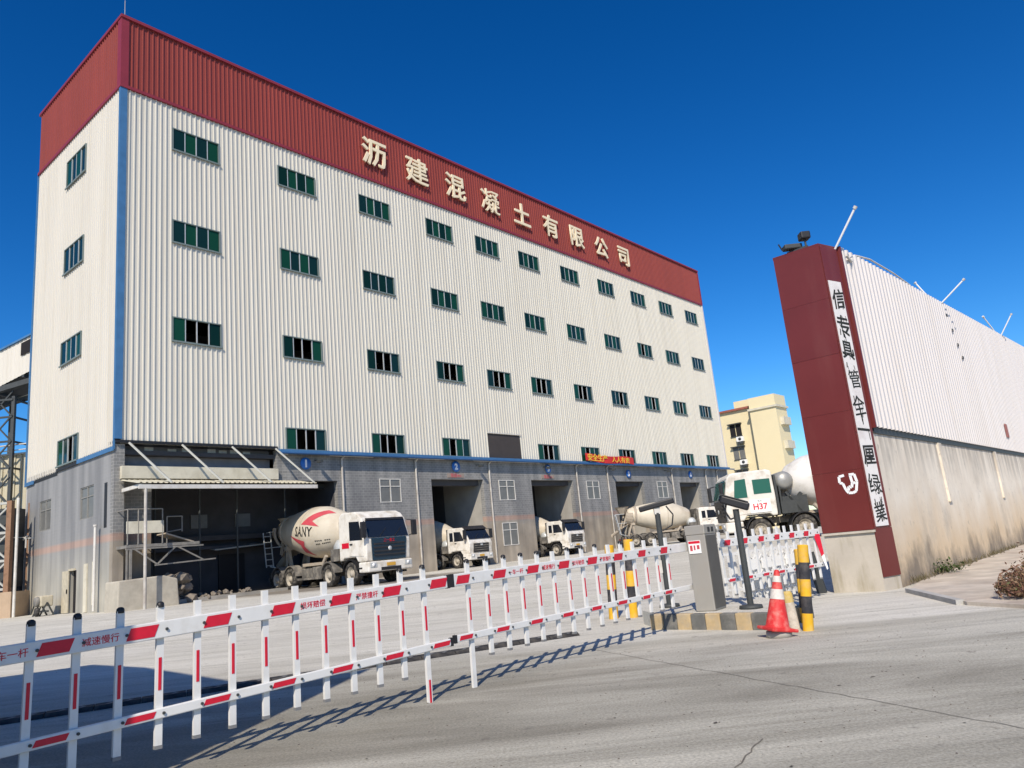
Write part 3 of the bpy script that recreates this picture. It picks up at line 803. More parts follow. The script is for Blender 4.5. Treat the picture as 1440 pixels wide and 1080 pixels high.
# numbered blue discs over the bays, and the little red lines of print under two of them
for n, u, z, r in ((1, 9.89, 6.55, .33), (2, 21.35, 6.6, .36), (3, 31.1, 6.6, .33), (5, 42.2, 6.35, .36), (6, 53.3, 6.42, .36)):
    mb = MB(); mb.lathe([(0, -.025), (r, -.025), (r, .025), (0, .025)], 24, 'y', (u, 0.01, z)); d = mb.build("number_disc", M_SIGNBLUE, fac)
    put_text("digit", str(n), .52, M_WHITE, d, (u, -.022, z), (1, 0, 0), (0, 0, 1), depth=.006, bold=.03)
for u, tx in ((21.3, "限高4m"), (31.0, "限高4m")):
    mb = MB(); mb.box(u - .75, u + .75, .02, .05, 5.88, 6.15); bd = mb.build("height_board", mat("faded_board", (.30, .24, .2), .8, .1, 4), fac)
    put_text("board_print", tx, .3, M_DRUMRED, bd, (u, .014, 6.02), (1, 0, 0), (0, 0, 1), depth=.004)
# wall cameras and brackets under the gutter
for u in (10.5, 23.3, 30.6, 39.3, 48.4):
    mb = MB(); mb.bar((u, .05, 6.75), (u, -.35, 6.7), .05); mb.box(u - .09, u + .09, -.6, -.25, 6.55, 6.7); mb.build("wall_camera", M_GUN, fac)
# lightning rods
mb = MB()
for u, v in ((.15, .1),): mb.tube((u, v, HT + .1), (u, v, HT + 1.2), .015, n=5)
mb.build("lightning_rod", M_GALV, fac)
# wires bracket on the side wall
mb = MB(); mb.bar((-.02, 10.0, 3.9), (-.45, 10.0, 3.9), .05); mb.bar((-.4, 9.7, 4.0), (-.4, 10.3, 3.85), .06); mb.bar((-.4, 9.9, 3.9), (-.4, 9.9, 3.4), .05)
mb.build("wire_bracket", M_PVC, fac)
put_wire = MB(); put_wire.tube((-.4, 10.0, 3.95), (-6.0, 14.0, 4.2), .015, n=5); put_wire.build("wire", M_PVC, fac)

# red slogan banner tied over the gutter
ban = thing("slogan_banner", "red cloth banner with yellow characters above the blue gutter", "banner", BB, TH)
mb = MB(); nseg = 24
for i in range(nseg):
    u0 = 35.6 + 7.15 * i / nseg; u1 = 35.6 + 7.15 * (i + 1) / nseg
    f = lambda u: -.36 - .05 * math.sin(u * 2.3)
    g = lambda u: .06 * math.sin(u * 1.1) - .02 * (u - 35.6)
    mb.add([(u0, f(u0), 7.26 + g(u0)), (u1, f(u1), 7.26 + g(u1)), (u1, f(u1), 7.84 + g(u1)), (u0, f(u0), 7.84 + g(u0)),
            (u0, f(u0) + .02, 7.26 + g(u0)), (u1, f(u1) + .02, 7.26 + g(u1)), (u1, f(u1) + .02, 7.84 + g(u1)), (u0, f(u0) + .02, 7.84 + g(u0))], [(0, 1, 2, 3), (7, 6, 5, 4), (0, 4, 5, 1), (3, 2, 6, 7)])
bc = mb.build("cloth", M_BANNER, ban)
put_text("slogan", "安全生产", .62, M_YTEXT, bc, (37.2, -.425, 7.56), (1, 0, -.02), (0, 0, 1), depth=.006, bold=.01, sx=1.15)
put_text("slogan", "人人有责", .52, M_YTEXT, bc, (40.6, -.425, 7.46), (1, 0, -.02), (0, 0, 1), depth=.006, bold=.005, sx=1.3)

# machine by the side door
mc = thing("portable_mixer", "beige portable machine with drum and handles by the side door", "machine", BB + Vector((0, 0, 0)), TH)
mb = MB(); mb.box(-1.02, -.48, 5.45, 6.35, .42, .92); mb.build("body", M_BEIGEM, mc, bevel=.06)
mb = MB(); mb.lathe([(0, -.12), (.21, -.12), (.24, 0), (.21, .06), (0, .06)], 16, 'x', (-1.05, 5.75, .66)); mb.build("drum", M_SHADESTEEL, mc)
mb = MB(); mb.bar((-.75, 5.3, .2), (-.75, 7.0, .2), .08)
for v in (5.45, 6.35):
    mb.bar((-1.05, v, 0), (-.75, v, .6), .06); mb.bar((-.45, v, 0), (-.75, v, .6), .06)
mb.bar((-.9, 6.4, .75), (-.9, 7.1, .1), .05); mb.bar((-.6, 6.4, .75), (-.6, 7.1, .1), .05)
mb.build("frame", M_GUN, mc)
mb = MB(); mb.lathe([(0, -.06), (.2, -.06), (.2, .06), (0, .06)], 14, 'x', (-1.15, 5.5, .2)); mb.build("wheel", M_RUBBER, mc)

# ------------------------------------------------------------------ conveyor gallery, trestle and shed at the far left
gal = thing("conveyor_gallery", "sloping white conveyor gallery with blue edge joining the factory's left side", "conveyor", (0, 0, 0))
G0, G1 = Vector((-36.0, 42.0, 12.6)), Vector((-26.55, 41.3, 16.3))
gd = (G1 - G0); gl = gd.length; gdir = gd.normalized(); gn = Vector((gdir.y, -gdir.x, 0)).normalized()
mb = MB()
def gp(t, off, z): return G0 + gdir * t + gn * off + Vector((0, 0, z))
hole_t0, hole_t1 = gl - 1.35, gl - .62
tcur = 0
while tcur < gl:
    t1 = min(gl, tcur + .25)
    h = .03
    segs = [(-2.1, 0)]
    for z0, z1 in segs:
        mb.add([gp(tcur, 0, z0), gp(tcur + .12, 0, z0), gp(tcur + .12, 0, z1), gp(tcur, 0, z1)], [(0, 1, 2, 3)])
        mb.add([gp(tcur + .12, 0, z0), gp(tcur + .16, h, z0), gp(tcur + .16, h, z1), gp(tcur + .12, 0, z1)], [(0, 1, 2, 3)])
        mb.add([gp(tcur + .16, h, z0), gp(t1, 0, z0), gp(t1, 0, z1), gp(tcur + .16, h, z1)], [(0, 1, 2, 3)])
    tcur = t1
mb.build("side_sheet", M_SIDE, gal)
mb = MB(); mb.add([gp(0, 0, -2.15), gp(gl, 0, -2.15), gp(gl, -2.4, -2.15), gp(0, -2.4, -2.15)], [(0, 1, 2, 3)])
mb.add([gp(0, -2.4, -2.15), gp(gl, -2.4, -2.15), gp(gl, -2.4, 0), gp(0, -2.4, 0)], [(0, 1, 2, 3)])
for t in (1, 3, 5, 7, 9): mb.bar(gp(t, .05, -2.2), gp(t, -2.4, -2.2), .14)
mb.build("underside", M_GUN, gal)
mb = MB(); mb.slab([gp(0, .12, .0), gp(gl, .12, 0), gp(gl, -2.5, .1), gp(0, -2.5, .1)], .1); mb.build("blue_roof", M_BLUE, gal)
mb = MB(); mb.slab([gp(hole_t0, .05, -.95), gp(hole_t1, .05, -.95), gp(hole_t1, .05, -.2), gp(hole_t0, .05, -.2)], .03); mb.build("window", M_HOLE, gal)
# trestle under it
trs = thing("steel_trestle", "dark lattice steel trestle under the conveyor gallery", "trestle", (0, 0, 0))
xs_ = (-29.6, -28.25)
for x in xs_:
    for y in (41.6, 43.4): MB().bar((x, y, 0.4), (x, y, 12.6), .18).build("column", M_GUN, trs)
mb = MB()
for z in (8.5, 10.0, 11.4, 12.4):
    mb.bar((xs_[0], 41.5, z), (xs_[1], 41.5, z), .10); mb.bar((xs_[1], 41.6, z), (xs_[1], 43.4, z), .1)
for i, z in enumerate((6.5, 8.5, 10.0, 11.4)):
    a, b = xs_ if i % 2 else xs_[::-1]
    mb.bar((a, 41.5, z), (b, 41.5, z + 1.5), .07); mb.bar((b, 41.5, z), (a, 41.5, z + 1.5), .07)
mb.bar((-33, 41.5, 12.2), (-27, 41.4, 13.4), .3); mb.bar((-33, 42.4, 11.6), (-27, 42.4, 12.9), .3)
mb.build("bracing", M_GUN, trs)
# beige corrugated shed behind the factory's rear left corner
shd = thing("corrugated_shed", "beige corrugated shed behind the rusty tower, left of the factory", "shed", (0, 0, 0))
corrugated((-36, 42.6, 0), (1, -.03, 0), (0, -1, 0), 10.2, 6.2, 9.35, .36, .07).build("wall_sheet", mat("beige_sheet", (.50, .46, .34), .6, .12, 1, stretch=ST, dirt=(.3, .24, .15), dirt_amt=.5, dirt_scale=1, dirt_stretch=(2, 2, .1)), shd)
mb = MB(); mb.slab([(-36, 42.4, 9.35), (-25.8, 42.1, 9.35), (-25.8, 47, 10.2), (-36, 47, 10.2)], .08); mb.build("roof", M_GALV, shd)
mb = MB(); mb.tube((-36, 42.2, 9.75), (-25.9, 41.9, 9.9), .04, n=6); mb.tube((-36, 42.2, 9.4), (-25.9, 41.9, 9.6), .03, n=6); mb.build("roof_rail", M_PVC, shd)
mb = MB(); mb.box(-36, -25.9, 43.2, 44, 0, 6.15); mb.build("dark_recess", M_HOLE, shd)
# rusty lattice tower
rt = thing("rusty_tower", "rusty lattice tower on a concrete base at the left edge", "tower", (0, 0, 0))
mb = MB(); mb.box(-30.5, -25.85, 38.5, 40.6, .2, 1.75); mb.build("base", mat("orange_concrete", (.42, .31, .21), .9, .15, 1, dirt=(.3, .2, .13), dirt_amt=.5, dirt_scale=1, dirt_stretch=ST), rt)
for x, y in ((-26.2, 38.7), (-29.4, 38.7), (-26.2, 40.4)): MB().bar((x, y, 1.75), (x, y, 6.3), .25).build("column", M_RUST, rt)
mb = MB()
for z in (1.9, 3.3, 4.7, 6.2): mb.bar((-29.4, 38.7, z), (-26.2, 38.7, z), .12)
for i, z in enumerate((1.9, 3.3, 4.7)):
    for a, b in ((-26.2, -27.8), (-27.8, -29.4)):
        mb.bar((a, 38.7, z), (b, 38.7, z + 1.4), .08); mb.bar((b, 38.7, z), (a, 38.7, z + 1.4), .08)
mb.build("bracing", M_GALV, rt)
mb = MB(); mb.tube((-25.75, 38.6, .5), (-25.75, 38.6, 6.4), .07, n=8); mb.build("riser_pipe", M_PVC, rt)
mb = MB(); mb.box(-29, -26.5, 39.2, 40.3, 2, 6); mb.build("tank", M_GUN, rt)
# added dark sheet standing in for the black gap between tower and factory
nb = MB(); nb.box(-27.5, -24.6, 41.8, 42.0, .3, 6.15)
tag(nb.build("dark_gap_sheet", mat("dark_gap_sheet", (.01, .01, .012), .95), None), "added dark sheet filling the black gap between the rusty tower and the factory wall", "gap_filler")
pp = MB(); rr = random.Random(4)
for i in range(9):
    a = Vector((-25.6 + rr.uniform(-.6, .7), 40.9 + rr.uniform(-.4, .3), .45)); pp.bar(a, a + Vector((rr.uniform(-.4, .4), rr.uniform(-.1, .3), rr.uniform(.9, 2.4))), .08)
pp.box(-26.1, -25.0, 40.9, 41.4, 2.55, 2.75)
tag(pp.build("scrap_timber", mat("grey_timber", (.12, .10, .085), .9, .3, 3), None), "heap of grey scrap timber beside the factory's back corner", "scrap")

# ------------------------------------------------------------------ yellow apartment block behind
apt = thing("apartment_block", "pale yellow apartment block with air conditioners, behind the factory", "apartment building", (27.9, 95.0, 0), TH - PI / 2)
# local x runs to the right-near (along -v), y away; front faces left-near
mb = MB(); mb.box(-8.0, 2.295, -0.0, 6, 0, 15.9); mb.build("lower_wing", M_YELLOWB, apt)
mb = MB(); mb.box(2.3, 5.6, -1.2, 2.2, 0, 16.9); mb.build("stair_wing", M_YELLOWB, apt)
mb = MB(); mb.box(-8.2, 2.5, -.35, .3, 15.9, 16.15); mb.build("tiled_eave", M_TILE, apt)
mb = MB(); mb.box(2.1, 5.8, -1.4, 2.4, 15.3, 15.55); mb.build("moulding", M_CREAM, apt)
mb = MB(); mb.box(-.5, 2.3, .8, 4, 15.9, 17.2); mb.build("roof_block", M_YELLOWB, apt)
for k, z in enumerate((12.7, 9.8, 6.9, 4.0)):
    mb = MB(); mb.box(-1.2, .4, -.12, .02, z - .08, z); mb.box(-1.3, .5, -.45, .02, z + 1.5, z + 1.62)
    wdo = mb.build("window", M_GUN, apt)
    MB().box(-1.15, -.45, -.05, -.005, z, z + 1.48).build("pane", M_HOLE if k == 0 else M_GREYGLASS, wdo)
    MB().box(-.35, .35, -.05, -.005, z, z + 1.48).build("pane", M_HOLE if k == 0 else M_GREYGLASS, wdo)
    mb = MB(); mb.box(-.3, .6, -.5, -.08, z - .75, z - .15); ac = mb.build("air_conditioner", M_WHITE, apt)
    MB().lathe([(0, -.01), (.2, -.01), (.2, .01), (0, .01)], 14, 'y', (.15, -.51, z - .45)).build("fan", M_GUN, ac)
    mb = MB(); mb.box(-.2, .5, -.5, -.02, z - 1.05, z - .8); mb.build("bracket", M_GUN, apt)
for k in range(5):   # balconies on the right-hand face
    for y0 in (-.5,):
        mb = MB(); mb.box(5.6, 6.1, y0, y0 + 2.2, 1.5 + 2.9 * k, 2.45 + 2.9 * k); mb.build("balcony", M_CREAM, apt)

# ------------------------------------------------------------------ gate pillar
gp_ = thing("gate_pillar", "tall maroon gate pillar with white scroll and rendered base", "pillar", (6.3528, 14.281, 0))
e1 = Vector((5.658 - 6.353, 14.875 - 14.281, 0)); e2 = Vector((6.806 - 6.353, 14.577 - 14.281, 0))
w1, w2 = e1.length, e2.length
d1, d2 = e1.normalized(), e2.normalized()
n1 = Vector((d1.y, -d1.x, 0)); n1 = n1 if n1.dot(Vector((-.66, -.77, 0))) > 0 else -n1     # outward normals
n2 = Vector((d2.y, -d2.x, 0)); n2 = n2 if n2.dot(Vector((.33, -.5, 0))) > 0 else -n2
def pil(i, s0, s1, z0, z1, m, name, out=0.0, th=0.03):
    """thin panel on face i (1 front, 2 side) from s0 to s1"""
    d, n = ((d1, n1), (d2, n2))[i - 1]
    mb = MB(); A = d * s0 + n * out; B = d * s1 + n * out
    q = [A + Vector((0, 0, z0)), B + Vector((0, 0, z0)), B + Vector((0, 0, z1)), A + Vector((0, 0, z1))]
    mb.add(q + [p + n * th for p in q], [(0, 1, 2, 3), (7, 6, 5, 4), (0, 4, 5, 1), (1, 5, 6, 2), (2, 6, 7, 3), (3, 7, 4, 0)])
    return mb.build(name, m, gp_)
mb = MB(); poly = [Vector((0, 0, 0)), d1 * w1, d1 * w1 + d2 * w2, d2 * w2]
mb.prism([(p.x, p.y) for p in poly], -.3, 6.62, 'xy'); mb.build("core", M_PBASE, gp_)
zs = [1.10, 2.22, 3.34, 4.46, 5.58, 6.68]
for k in range(5):
    pil(1, -.012, w1 + .01, zs[k] + .002, zs[k + 1] - .002, M_MAROON if k % 2 else M_MAROON2, "panel", .003, .028 + .003 * (k % 2))
zs2 = [.24, 1.12, 2.9, 4.7, 6.68]
for k in range(4):
    pil(2, .0, w2, zs2[k] + .004, zs2[k + 1] - .004, M_MAROON2 if k % 2 else M_MAROON, "panel", .003, .02)
pil(2, .045, w2 - .10, 1.15, 5.95, M_SCROLL, "scroll", .026, .012)
pil(1, -.03, w1 + .03, 1.055, 1.095, M_PBASE, 'base_ledge', .002, .045)
mb = MB(); top = MB(); top.prism([((p).x * 1.03, (p).y * 1.03) for p in poly], 6.68, 6.74, 'xy'); top.build("cap", M_MAROON, gp_)
chars = "信誉真管合一图绿强"
for k, ch in enumerate("信专具管全一厘绿業"):
    zc = 5.55 - k * .52
    c = d2 * (w2 * .47 - .01) + n2 * .040 + Vector((0, 0, zc))
    jr = random.Random(k + 5)
    put_text("brush_character", ch, jr.uniform(.36, .47), M_INK, gp_, c + d2 * jr.uniform(-.025, .025) + Vector((0, 0, jr.uniform(-.05, .05))), d2 + Vector((0, 0, jr.uniform(-.12, .16))), Vector((0, 0, 1)) + d2 * jr.uniform(-.10, .10), depth=.002, bold=.003 if ch in "全绿業管" else .007, sx=.95)
rr = random.Random(77); mb = MB()
for k in range(38):
    zc = rr.uniform(1.3, 5.6); sc = w2 * .47 - .01 + rr.uniform(-.15, .15); hh = rr.uniform(.05, .22)
    a = d2 * sc + n2 * .0405 + Vector((0, 0, zc)); mb.bar(a, a - Vector((0, 0, hh)) + d2 * rr.uniform(-.02, .02), rr.uniform(.008, .03), .002, up=n2)
o = mb.build("ink_runs", M_INK, gp_); o['kind'] = 'stuff'
# white emblem: two bent strokes
strokes = [[(.32, 1.0), (.03, .95), (.02, .62), (.18, .56), (.28, .22), (.40, .02), (.64, .0)],
           [(.58, 1.0), (.86, 1.0), (.94, .58), (.82, .08), (.64, .0)], [(.64, .98), (.69, .56), (.62, .30), (.46, .36), (.42, .14)], [(.84, .55), (.68, .5)]]
mb = MB()
for st in strokes:
    for (a, b) in zip(st, st[1:]):
        f = lambda q: d1 * (.44 - q[0] * .34) + n1 * .036 + Vector((0, 0, 1.80 + q[1] * .34))
        mb.bar(f(a), f(b), .048, .004, up=n1)
mb.build("emblem", M_WHITE, gp_)
# lamps on the pillar
fl = thing("floodlight", "dark twin floodlight on top of the maroon gate pillar", "floodlight", (6.12, 14.62, 6.74))
mb = MB(); mb.bar((-.2, .16, 0), (.12, -.12, 0.02), .08); mb.tube((-.15, .12, 0), (-.15, .12, .12), .02); mb.tube((.1, -.08, 0), (.1, -.08, .2), .02); mb.build("bracket", M_GUN, fl)
mb = MB(); mb.box(-.30, .06, -.02, .18, .07, .17); mb.build("lamp_box", M_GUN, fl, bevel=.02)
mb = MB(); mb.box(.0, .2, -.18, .04, .2, .36); mb.build("lamp_head", M_BLACK, fl, bevel=.03)
mb = MB(); mb.tube((-.3, .15, .1), (-.36, .15, .24), .015); mb.build("aerial", M_BLACK, fl)

# ------------------------------------------------------------------ boundary shed on the right: rendered wall below, corrugated sheets above
WA = math.radians(49)
bs = thing("boundary_wall", "long stained rendered wall topped by white corrugated sheeting, right of pillar", "wall", (6.81, 14.60, 0), WA)
LB = 48.0
mb = MB(); mb.box(.0, LB, .0, .25, -.4, 2.90); mb.build("rendered_wall", M_BWALL, bs)
for s in (5.0, 11.75, 18.5, 25.2, 32, 39):
    mb = MB(); mb.box(s - .14, s + .14, -.05, -.001, 1.5 if s < 15 else .8, 2.90); mb.build("pilaster", M_BWALL, bs)
ztop = lambda u: 6.74 + .049 * u
corrugated((.05, -.045, 0), (1, 0, 0), (0, -1, 0), LB, 3.02, 8, .27, .05, top=ztop, prof=((0, 0), (.34, 0), (.50, 1), (.84, 1))).build("corrugated_wall", M_SHED, bs)
mb = MB(); mb.box(.09, LB, -.03, .22, 2.902, 3.06); mb.build("shadow_strip", M_GUN, bs)  # dark strip added in place of the shadow line under the sheets
mb = MB(); mb.box(.03, .08, -.10, .3, 3.0, 6.74); mb.build("edge_trim", M_MAROON, bs)
mb = MB()
for k in range(9): mb.box(k * 5.9 + .3, k * 5.9 + .45, -.02, .13, 3.06, ztop(k * 5.9) - .35)
mb.build("steel_posts", M_GALV, bs)['kind'] = 'stuff'
mb = MB(); mb.path([(1.2, -.06, ztop(1.2) + .02), (2.2, -.06, ztop(2.2) + .12), (4.0, -.06, ztop(4) + .10), (5.4, -.06, ztop(5.4) + .02)], .02, 6); mb.path([(.3, -.11, 6.6), (.5, -.13, 6.5), (.62, -.12, 6.62)], .03, 6); mb.build("water_pipe", M_PVC, bs)
mb = MB(); mb.box(14.1, 14.5, -.12, -.10, 3.45, 3.9); mb.build("red_mark", mat("faded_red_mark", (.35, .14, .12), .8, .2, 6), bs)
for s, z in ((8.85, 6.75), (9.2, 6.35), (9.5, 5.95), (9.8, 5.6)):
    MB().box(s, s + .12, -.12, -.10, z, z + .08).build("bolt_plate", M_GUN, bs)
# white misting poles on the shed's edge
POLES = [((6.79, 14.57, 6.77), (7.16, 14.14, 7.36), "white angled spray pole at the pillar end of the sheeted wall"),
         ((12.58, 21.24, 7.20), (13.14, 20.75, 7.66), "right-leaning white spray pole of the nearer pair on the sheeted wall"),
         ((12.04, 20.61, 7.15), (11.70, 20.65, 7.67), "left-leaning white spray pole of the nearer pair on the sheeted wall"),
         ((18.87, 28.47, 7.63), (19.24, 28.05, 8.32), "right-leaning white spray pole of the farther pair on the sheeted wall"),
         ((18.87, 28.45, 7.60), (18.08, 27.91, 8.28), "left-leaning white spray pole of the farther pair on the sheeted wall")]
for b, t, lab in POLES:
    o = thing("spray_pole", lab, "pole", b, group="white spray poles along the sheeted wall")
    d = Vector(t) - Vector(b)
    MB().tube((0, 0, -.1), d, .022, n=8).build("tube", M_WHITE, o)
    MB().tube(d * .97, d * 1.04, .04, n=8).build("nozzle", M_PVC, o)

# dirt path with broken kerb, right of the gate
mb = MB()
P = [(6.55, 13.75), (6.05, 11.15), (6.35, 10.0), (9.5, 6.0), (60, 30), (60, 76), (7.3, 14.95)]
mb.prism(P, -.2, .05, 'xy')
tag(mb.build("dirt_path", M_DIRT), "dry earth path beside the rendered wall", kind='structure')
mb = MB(); mb.prism([(6.43, 13.7), (5.98, 11.3), (6.09, 11.28), (6.54, 13.6)], -.1, .07, 'xy')
tag(mb.build("kerb", mat("grey_kerb", (.42, .41, .38), .9, .2, 3, .4), None), "broken grey concrete kerb at the end of the dirt path", "kerb")

# ------------------------------------------------------------------ concrete mixer trucks
def wheel(parent, x, y, r, wdt, rim_m=M_RIM):
    s = 1 if y > 0 else -1
    h = wdt / 2
    o = MB().lathe([(r * .56, -h * .8), (r * .62, -h), (r * .93, -h), (r, -h * .72), (r, h * .72), (r * .93, h), (r * .62, h), (r * .56, h * .8)], 26, 'y', (0, 0, 0)).build("wheel", M_RUBBER, parent, loc=(x, y, r))
    mb = MB(); f = s * h
    mb.lathe([(r * .60, f * .95), (r * .54, f * .80), (r * .48, f * .25), (r * .25, f * .35), (r * .24, f * .85), (r * .10, f * 1.0), (0, f * 1.0)], 22, 'y')
    for k in range(8):
        a = k * PI / 4; mb.tube((math.cos(a) * r * .36, f * .25, math.sin(a) * r * .36), (math.cos(a) * r * .36, f * .48, math.sin(a) * r * .36), r * .045, n=5)
    mb.build("rim", rim_m, o)
    return o

def drum_r(t, prof):
    for (t0, r0), (t1, r1) in zip(prof, prof[1:]):
        if t0 <= t <= t1:
            return r0 + (r1 - r0) * (t - t0) / (t1 - t0)
    return prof[-1][1]

def mixer(label, loc, heading, style, scale=1.0, full=True, side=-1, drum_m=None, text=None, drum_only_front=False):
    """x forward, front axle at 0; side = visible side (-1 right, +1 left)"""
    t = thing("mixer_truck", label, "truck", loc, heading, "concrete mixer trucks in the yard", scale=scale)
    wr = .52
    axles = [0.0, -1.95, -5.55, -6.9]
    for ax in axles:
        if not full and ax < -3: continue
        for s in (-1, 1): wheel(t, ax, s * 1.03, wr, .34 if ax > -3 else .5)
    end = -7.7 if full else -5.0
    mb = MB()
    for s in (-1, 1): mb.box(end, 1.1, s * .42 - .05, s * .42 + .05, .78, 1.06)
    for ax in axles:
        if full or ax > -3: mb.box(ax - .08, ax + .08, -.9, .9, wr - .08, wr + .08)
    mb.build("chassis", M_CHASSIS, t)
    # mudguards
    for ax in axles:
        if not full and ax < -3: continue
        for s in (-1, 1):
            mb = MB(); n = 10; ri, ro = wr + .08, wr + .13
            for k in range(n):
                a0 = PI * (.06 + .88 * k / n); a1 = PI * (.06 + .88 * (k + 1) / n)
                y0, y1 = s * 1.25, s * .78
                q = lambda r, a, y: (ax + r * math.cos(a), y, wr + r * math.sin(a))
                mb.add([q(ro, a0, y0), q(ro, a1, y0), q(ro, a1, y1), q(ro, a0, y1), q(ri, a0, y0), q(ri, a1, y0), q(ri, a1, y1), q(ri, a0, y1)],
                       [(0, 1, 2, 3), (7, 6, 5, 4), (0, 4, 5, 1), (2, 6, 7, 3)])
            mb.build("mudguard", M_BLACK if style == 'C' else (M_CHASSIS if ax < -1 else M_BLACK), t)
    # side tanks and boxes under the frame
    for s in (-1, 1):
        MB().box(-3.55, -2.75, s * .55, s * 1.12, .45, 1.0).build("side_tank", M_CHASSIS, t, bevel=.04)
        MB().box(-4.7, -3.7, s * .60, s * 1.05, .5, .95).build("tool_box", M_CHASSIS, t, bevel=.04)
        MB().box(-4.9, -2.6, s * 1.13, s * 1.19, .42, .52).build("side_guard", M_CHASSIS, t)
        MB().tube((-2.9, s * .9, 1.05), (-2.55, s * .9, 1.45), .09, n=10).build("hose_reel", M_SPLASH, t)
    # cab
    hw = 1.22
    if style == 'A' or style == 'C':
        prof = [(-.85, 1.12), (-.62, 1.12), (-.5, 1.22), (.5, 1.22), (.66, 1.0), (1.36, 1.0), (1.42, 1.9), (1.38, 2.05), (1.13, 2.84), (.86, 3.10), (.5, 3.24), (-.55, 3.28), (-.82, 3.12), (-.86, 2.0)]
        ws = [(1.43, 2.02), (1.18, 2.80)]
        if style == 'C':
            prof = prof[:7] + [(1.38, 2.05), (1.18, 2.95), (1.0, 3.14), (-.60, 3.18), (-.82, 3.10), (-.86, 2.0)]
            ws = [(1.43, 2.06), (1.225, 2.86)]
    else:
        prof = [(-.80, 1.12), (-.55, 1.12), (-.45, 1.22), (.5, 1.22), (.68, .95), (1.42, .95), (1.50, 1.70), (1.36, 2.0), (.86, 2.82), (.70, 2.92), (-.6, 2.95), (-.78, 2.85), (-.82, 2.0)]
        ws = [(1.40, 2.02), (.93, 2.78)]
    cab = MB().prism(prof, -hw, hw).build("cab", M_TRWHITE, t, bevel=.06)
    (xa, za), (xb, zb) = ws
    sm = M_SCREEN if style != 'C' else M_GREENSCREEN
    MB().slab([(xa, -hw + .10, za), (xa, hw - .10, za), (xb, hw - .14, zb), (xb, -hw + .14, zb)], .02).build("windscreen", sm, cab)
    mb = MB()
    for yy in (-.5, .35): mb.bar((xa + .03, yy, za + .03), (xa - .1, yy + .45, za + .4), .02)
    mb.build("wiper", M_BLACK, cab)
    # visor
    if style == 'B':
        mb = MB(); mb.slab([(1.08, -1.15, 2.72), (1.08, 1.15, 2.72), (.74, 1.12, 2.98), (.74, -1.12, 2.98)], .05); mb.build("sun_visor", M_BLACK, cab)
    else:
        mb = MB(); mb.slab([(1.22, -1.06, 2.78), (1.22, 1.06, 2.78), (1.16, 1.06, 2.88), (1.16, -1.06, 2.88)], .03); mb.build("sun_visor", M_BLACK if style == 'A' else M_TRWHITE, cab)
    gm = M_NAVY if style == 'A' else M_GRILLE
    fx = 1.43 if style != 'B' else 1.49
    if style == 'B':
        mb = MB(); mb.slab([(1.45, -.82, 1.05), (1.45, .82, 1.05), (1.515, .80, 1.70), (1.515, -.80, 1.70)], .03); gr = mb.build("grille", gm, cab)
        mb = MB()
        for z in (1.18, 1.34, 1.50): mb.box(1.50 + (z - 1.05) * .07, 1.53 + (z - 1.05) * .07, -.75, .75, z, z + .05)
        mb.build("grille_bar", M_CHASSIS, gr)
        MB().box(1.552, 1.562, -.12, .12, 1.52, 1.64).build("badge", M_ALU, gr)
    else:
        mb = MB(); mb.slab([(1.40, -.92, 1.02), (1.40, .92, 1.02), (1.455, .98, 1.98), (1.455, -.98, 1.98)], .02); gr = mb.build("grille", gm, cab)
        mb = MB()
        for z in (1.22, 1.38, 1.54, 1.70): mb.box(1.45, 1.49, -.85, .85, z, z + .06)
        mb.build("grille_bar", M_GRILLE, gr)
        MB().lathe([(0, -.01), (.10, -.01), (.10, .01), (0, .01)], 16, 'x', (1.51, 0, 1.5)).build("badge", M_ALU, gr)
        if style == 'A': put_text("bonnet_print", "三一重工", .16, M_REDPAINT, gr, (1.482, 0, 1.87), (0, 1, 0), (.05, 0, 1), depth=.003)
    # bumper, lights, plate
    mb = MB(); mb.box(.72, 1.52, -hw - .01, hw + .01, .52, .98); bp = mb.build("bumper", M_TRWHITE, t, bevel=.06)
    MB().box(1.50, 1.535, -.55, .55, .56, .70).build("bumper_grille", M_BLACK, bp)
    for s in (-1, 1):
        mb = MB(); mb.box(1.50, 1.54, s * .78, s * 1.14, .72, .92); hl = mb.build("headlight", M_ALU, bp)
        MB().lathe([(0, -.01), (.08, -.01), (.08, .015), (0, .015)], 12, 'x', (1.545, s * .96, .82)).build("lamp_glass", M_WHITE, hl)
    MB().box(1.53, 1.545, -.24, .24, .74, .88).build("number_plate", mat("plate_yellow", (.60, .34, .05), .6), bp)
    # doors with glass, steps, mirrors
    for s in (-1, 1):
        y = s * (hw + .003)
        if style == 'B':
            poly = [(-.05, 1.95), (.95, 1.95), (.62, 2.62), (-.05, 2.66)]; rear = [(-.55, 1.98), (-.2, 1.98), (-.2, 2.62), (-.55, 2.62)]
        else:
            poly = [(.10, 1.98), (1.14, 1.95), (.92, 2.78), (.10, 2.82)]; rear = [(-.66, 2.05), (-.12, 2.05), (-.12, 2.78), (-.66, 2.78)]
            if style == 'C': poly = [(.38, 2.0), (.98, 2.0), (.86, 2.80), (.38, 2.84)]; rear = [(-.70, 2.12), (.08, 2.12), (.08, 2.76), (-.70, 2.76)]
        dpoly = [(poly[0][0] - .08, 1.30), (1.18, 1.25), (poly[1][0] + .06, 1.95), (poly[2][0] + .06, poly[2][1] + .1), (poly[3][0] - .08, poly[3][1] + .1)]
        door = MB().prism(dpoly, y, y + s * .018).build("door", M_TRWHITE, cab)
        MB().prism(poly, y + s * .017, y + s * .028).build("door_glass", M_GREENSCREEN if style == 'C' else M_SCREEN, door)
        MB().box(poly[0][0] + .02, poly[0][0] + .22, min(y + s * .017, y + s * .05), max(y + s * .017, y + s * .05), 1.78, 1.84).build("handle", M_BLACK, door)
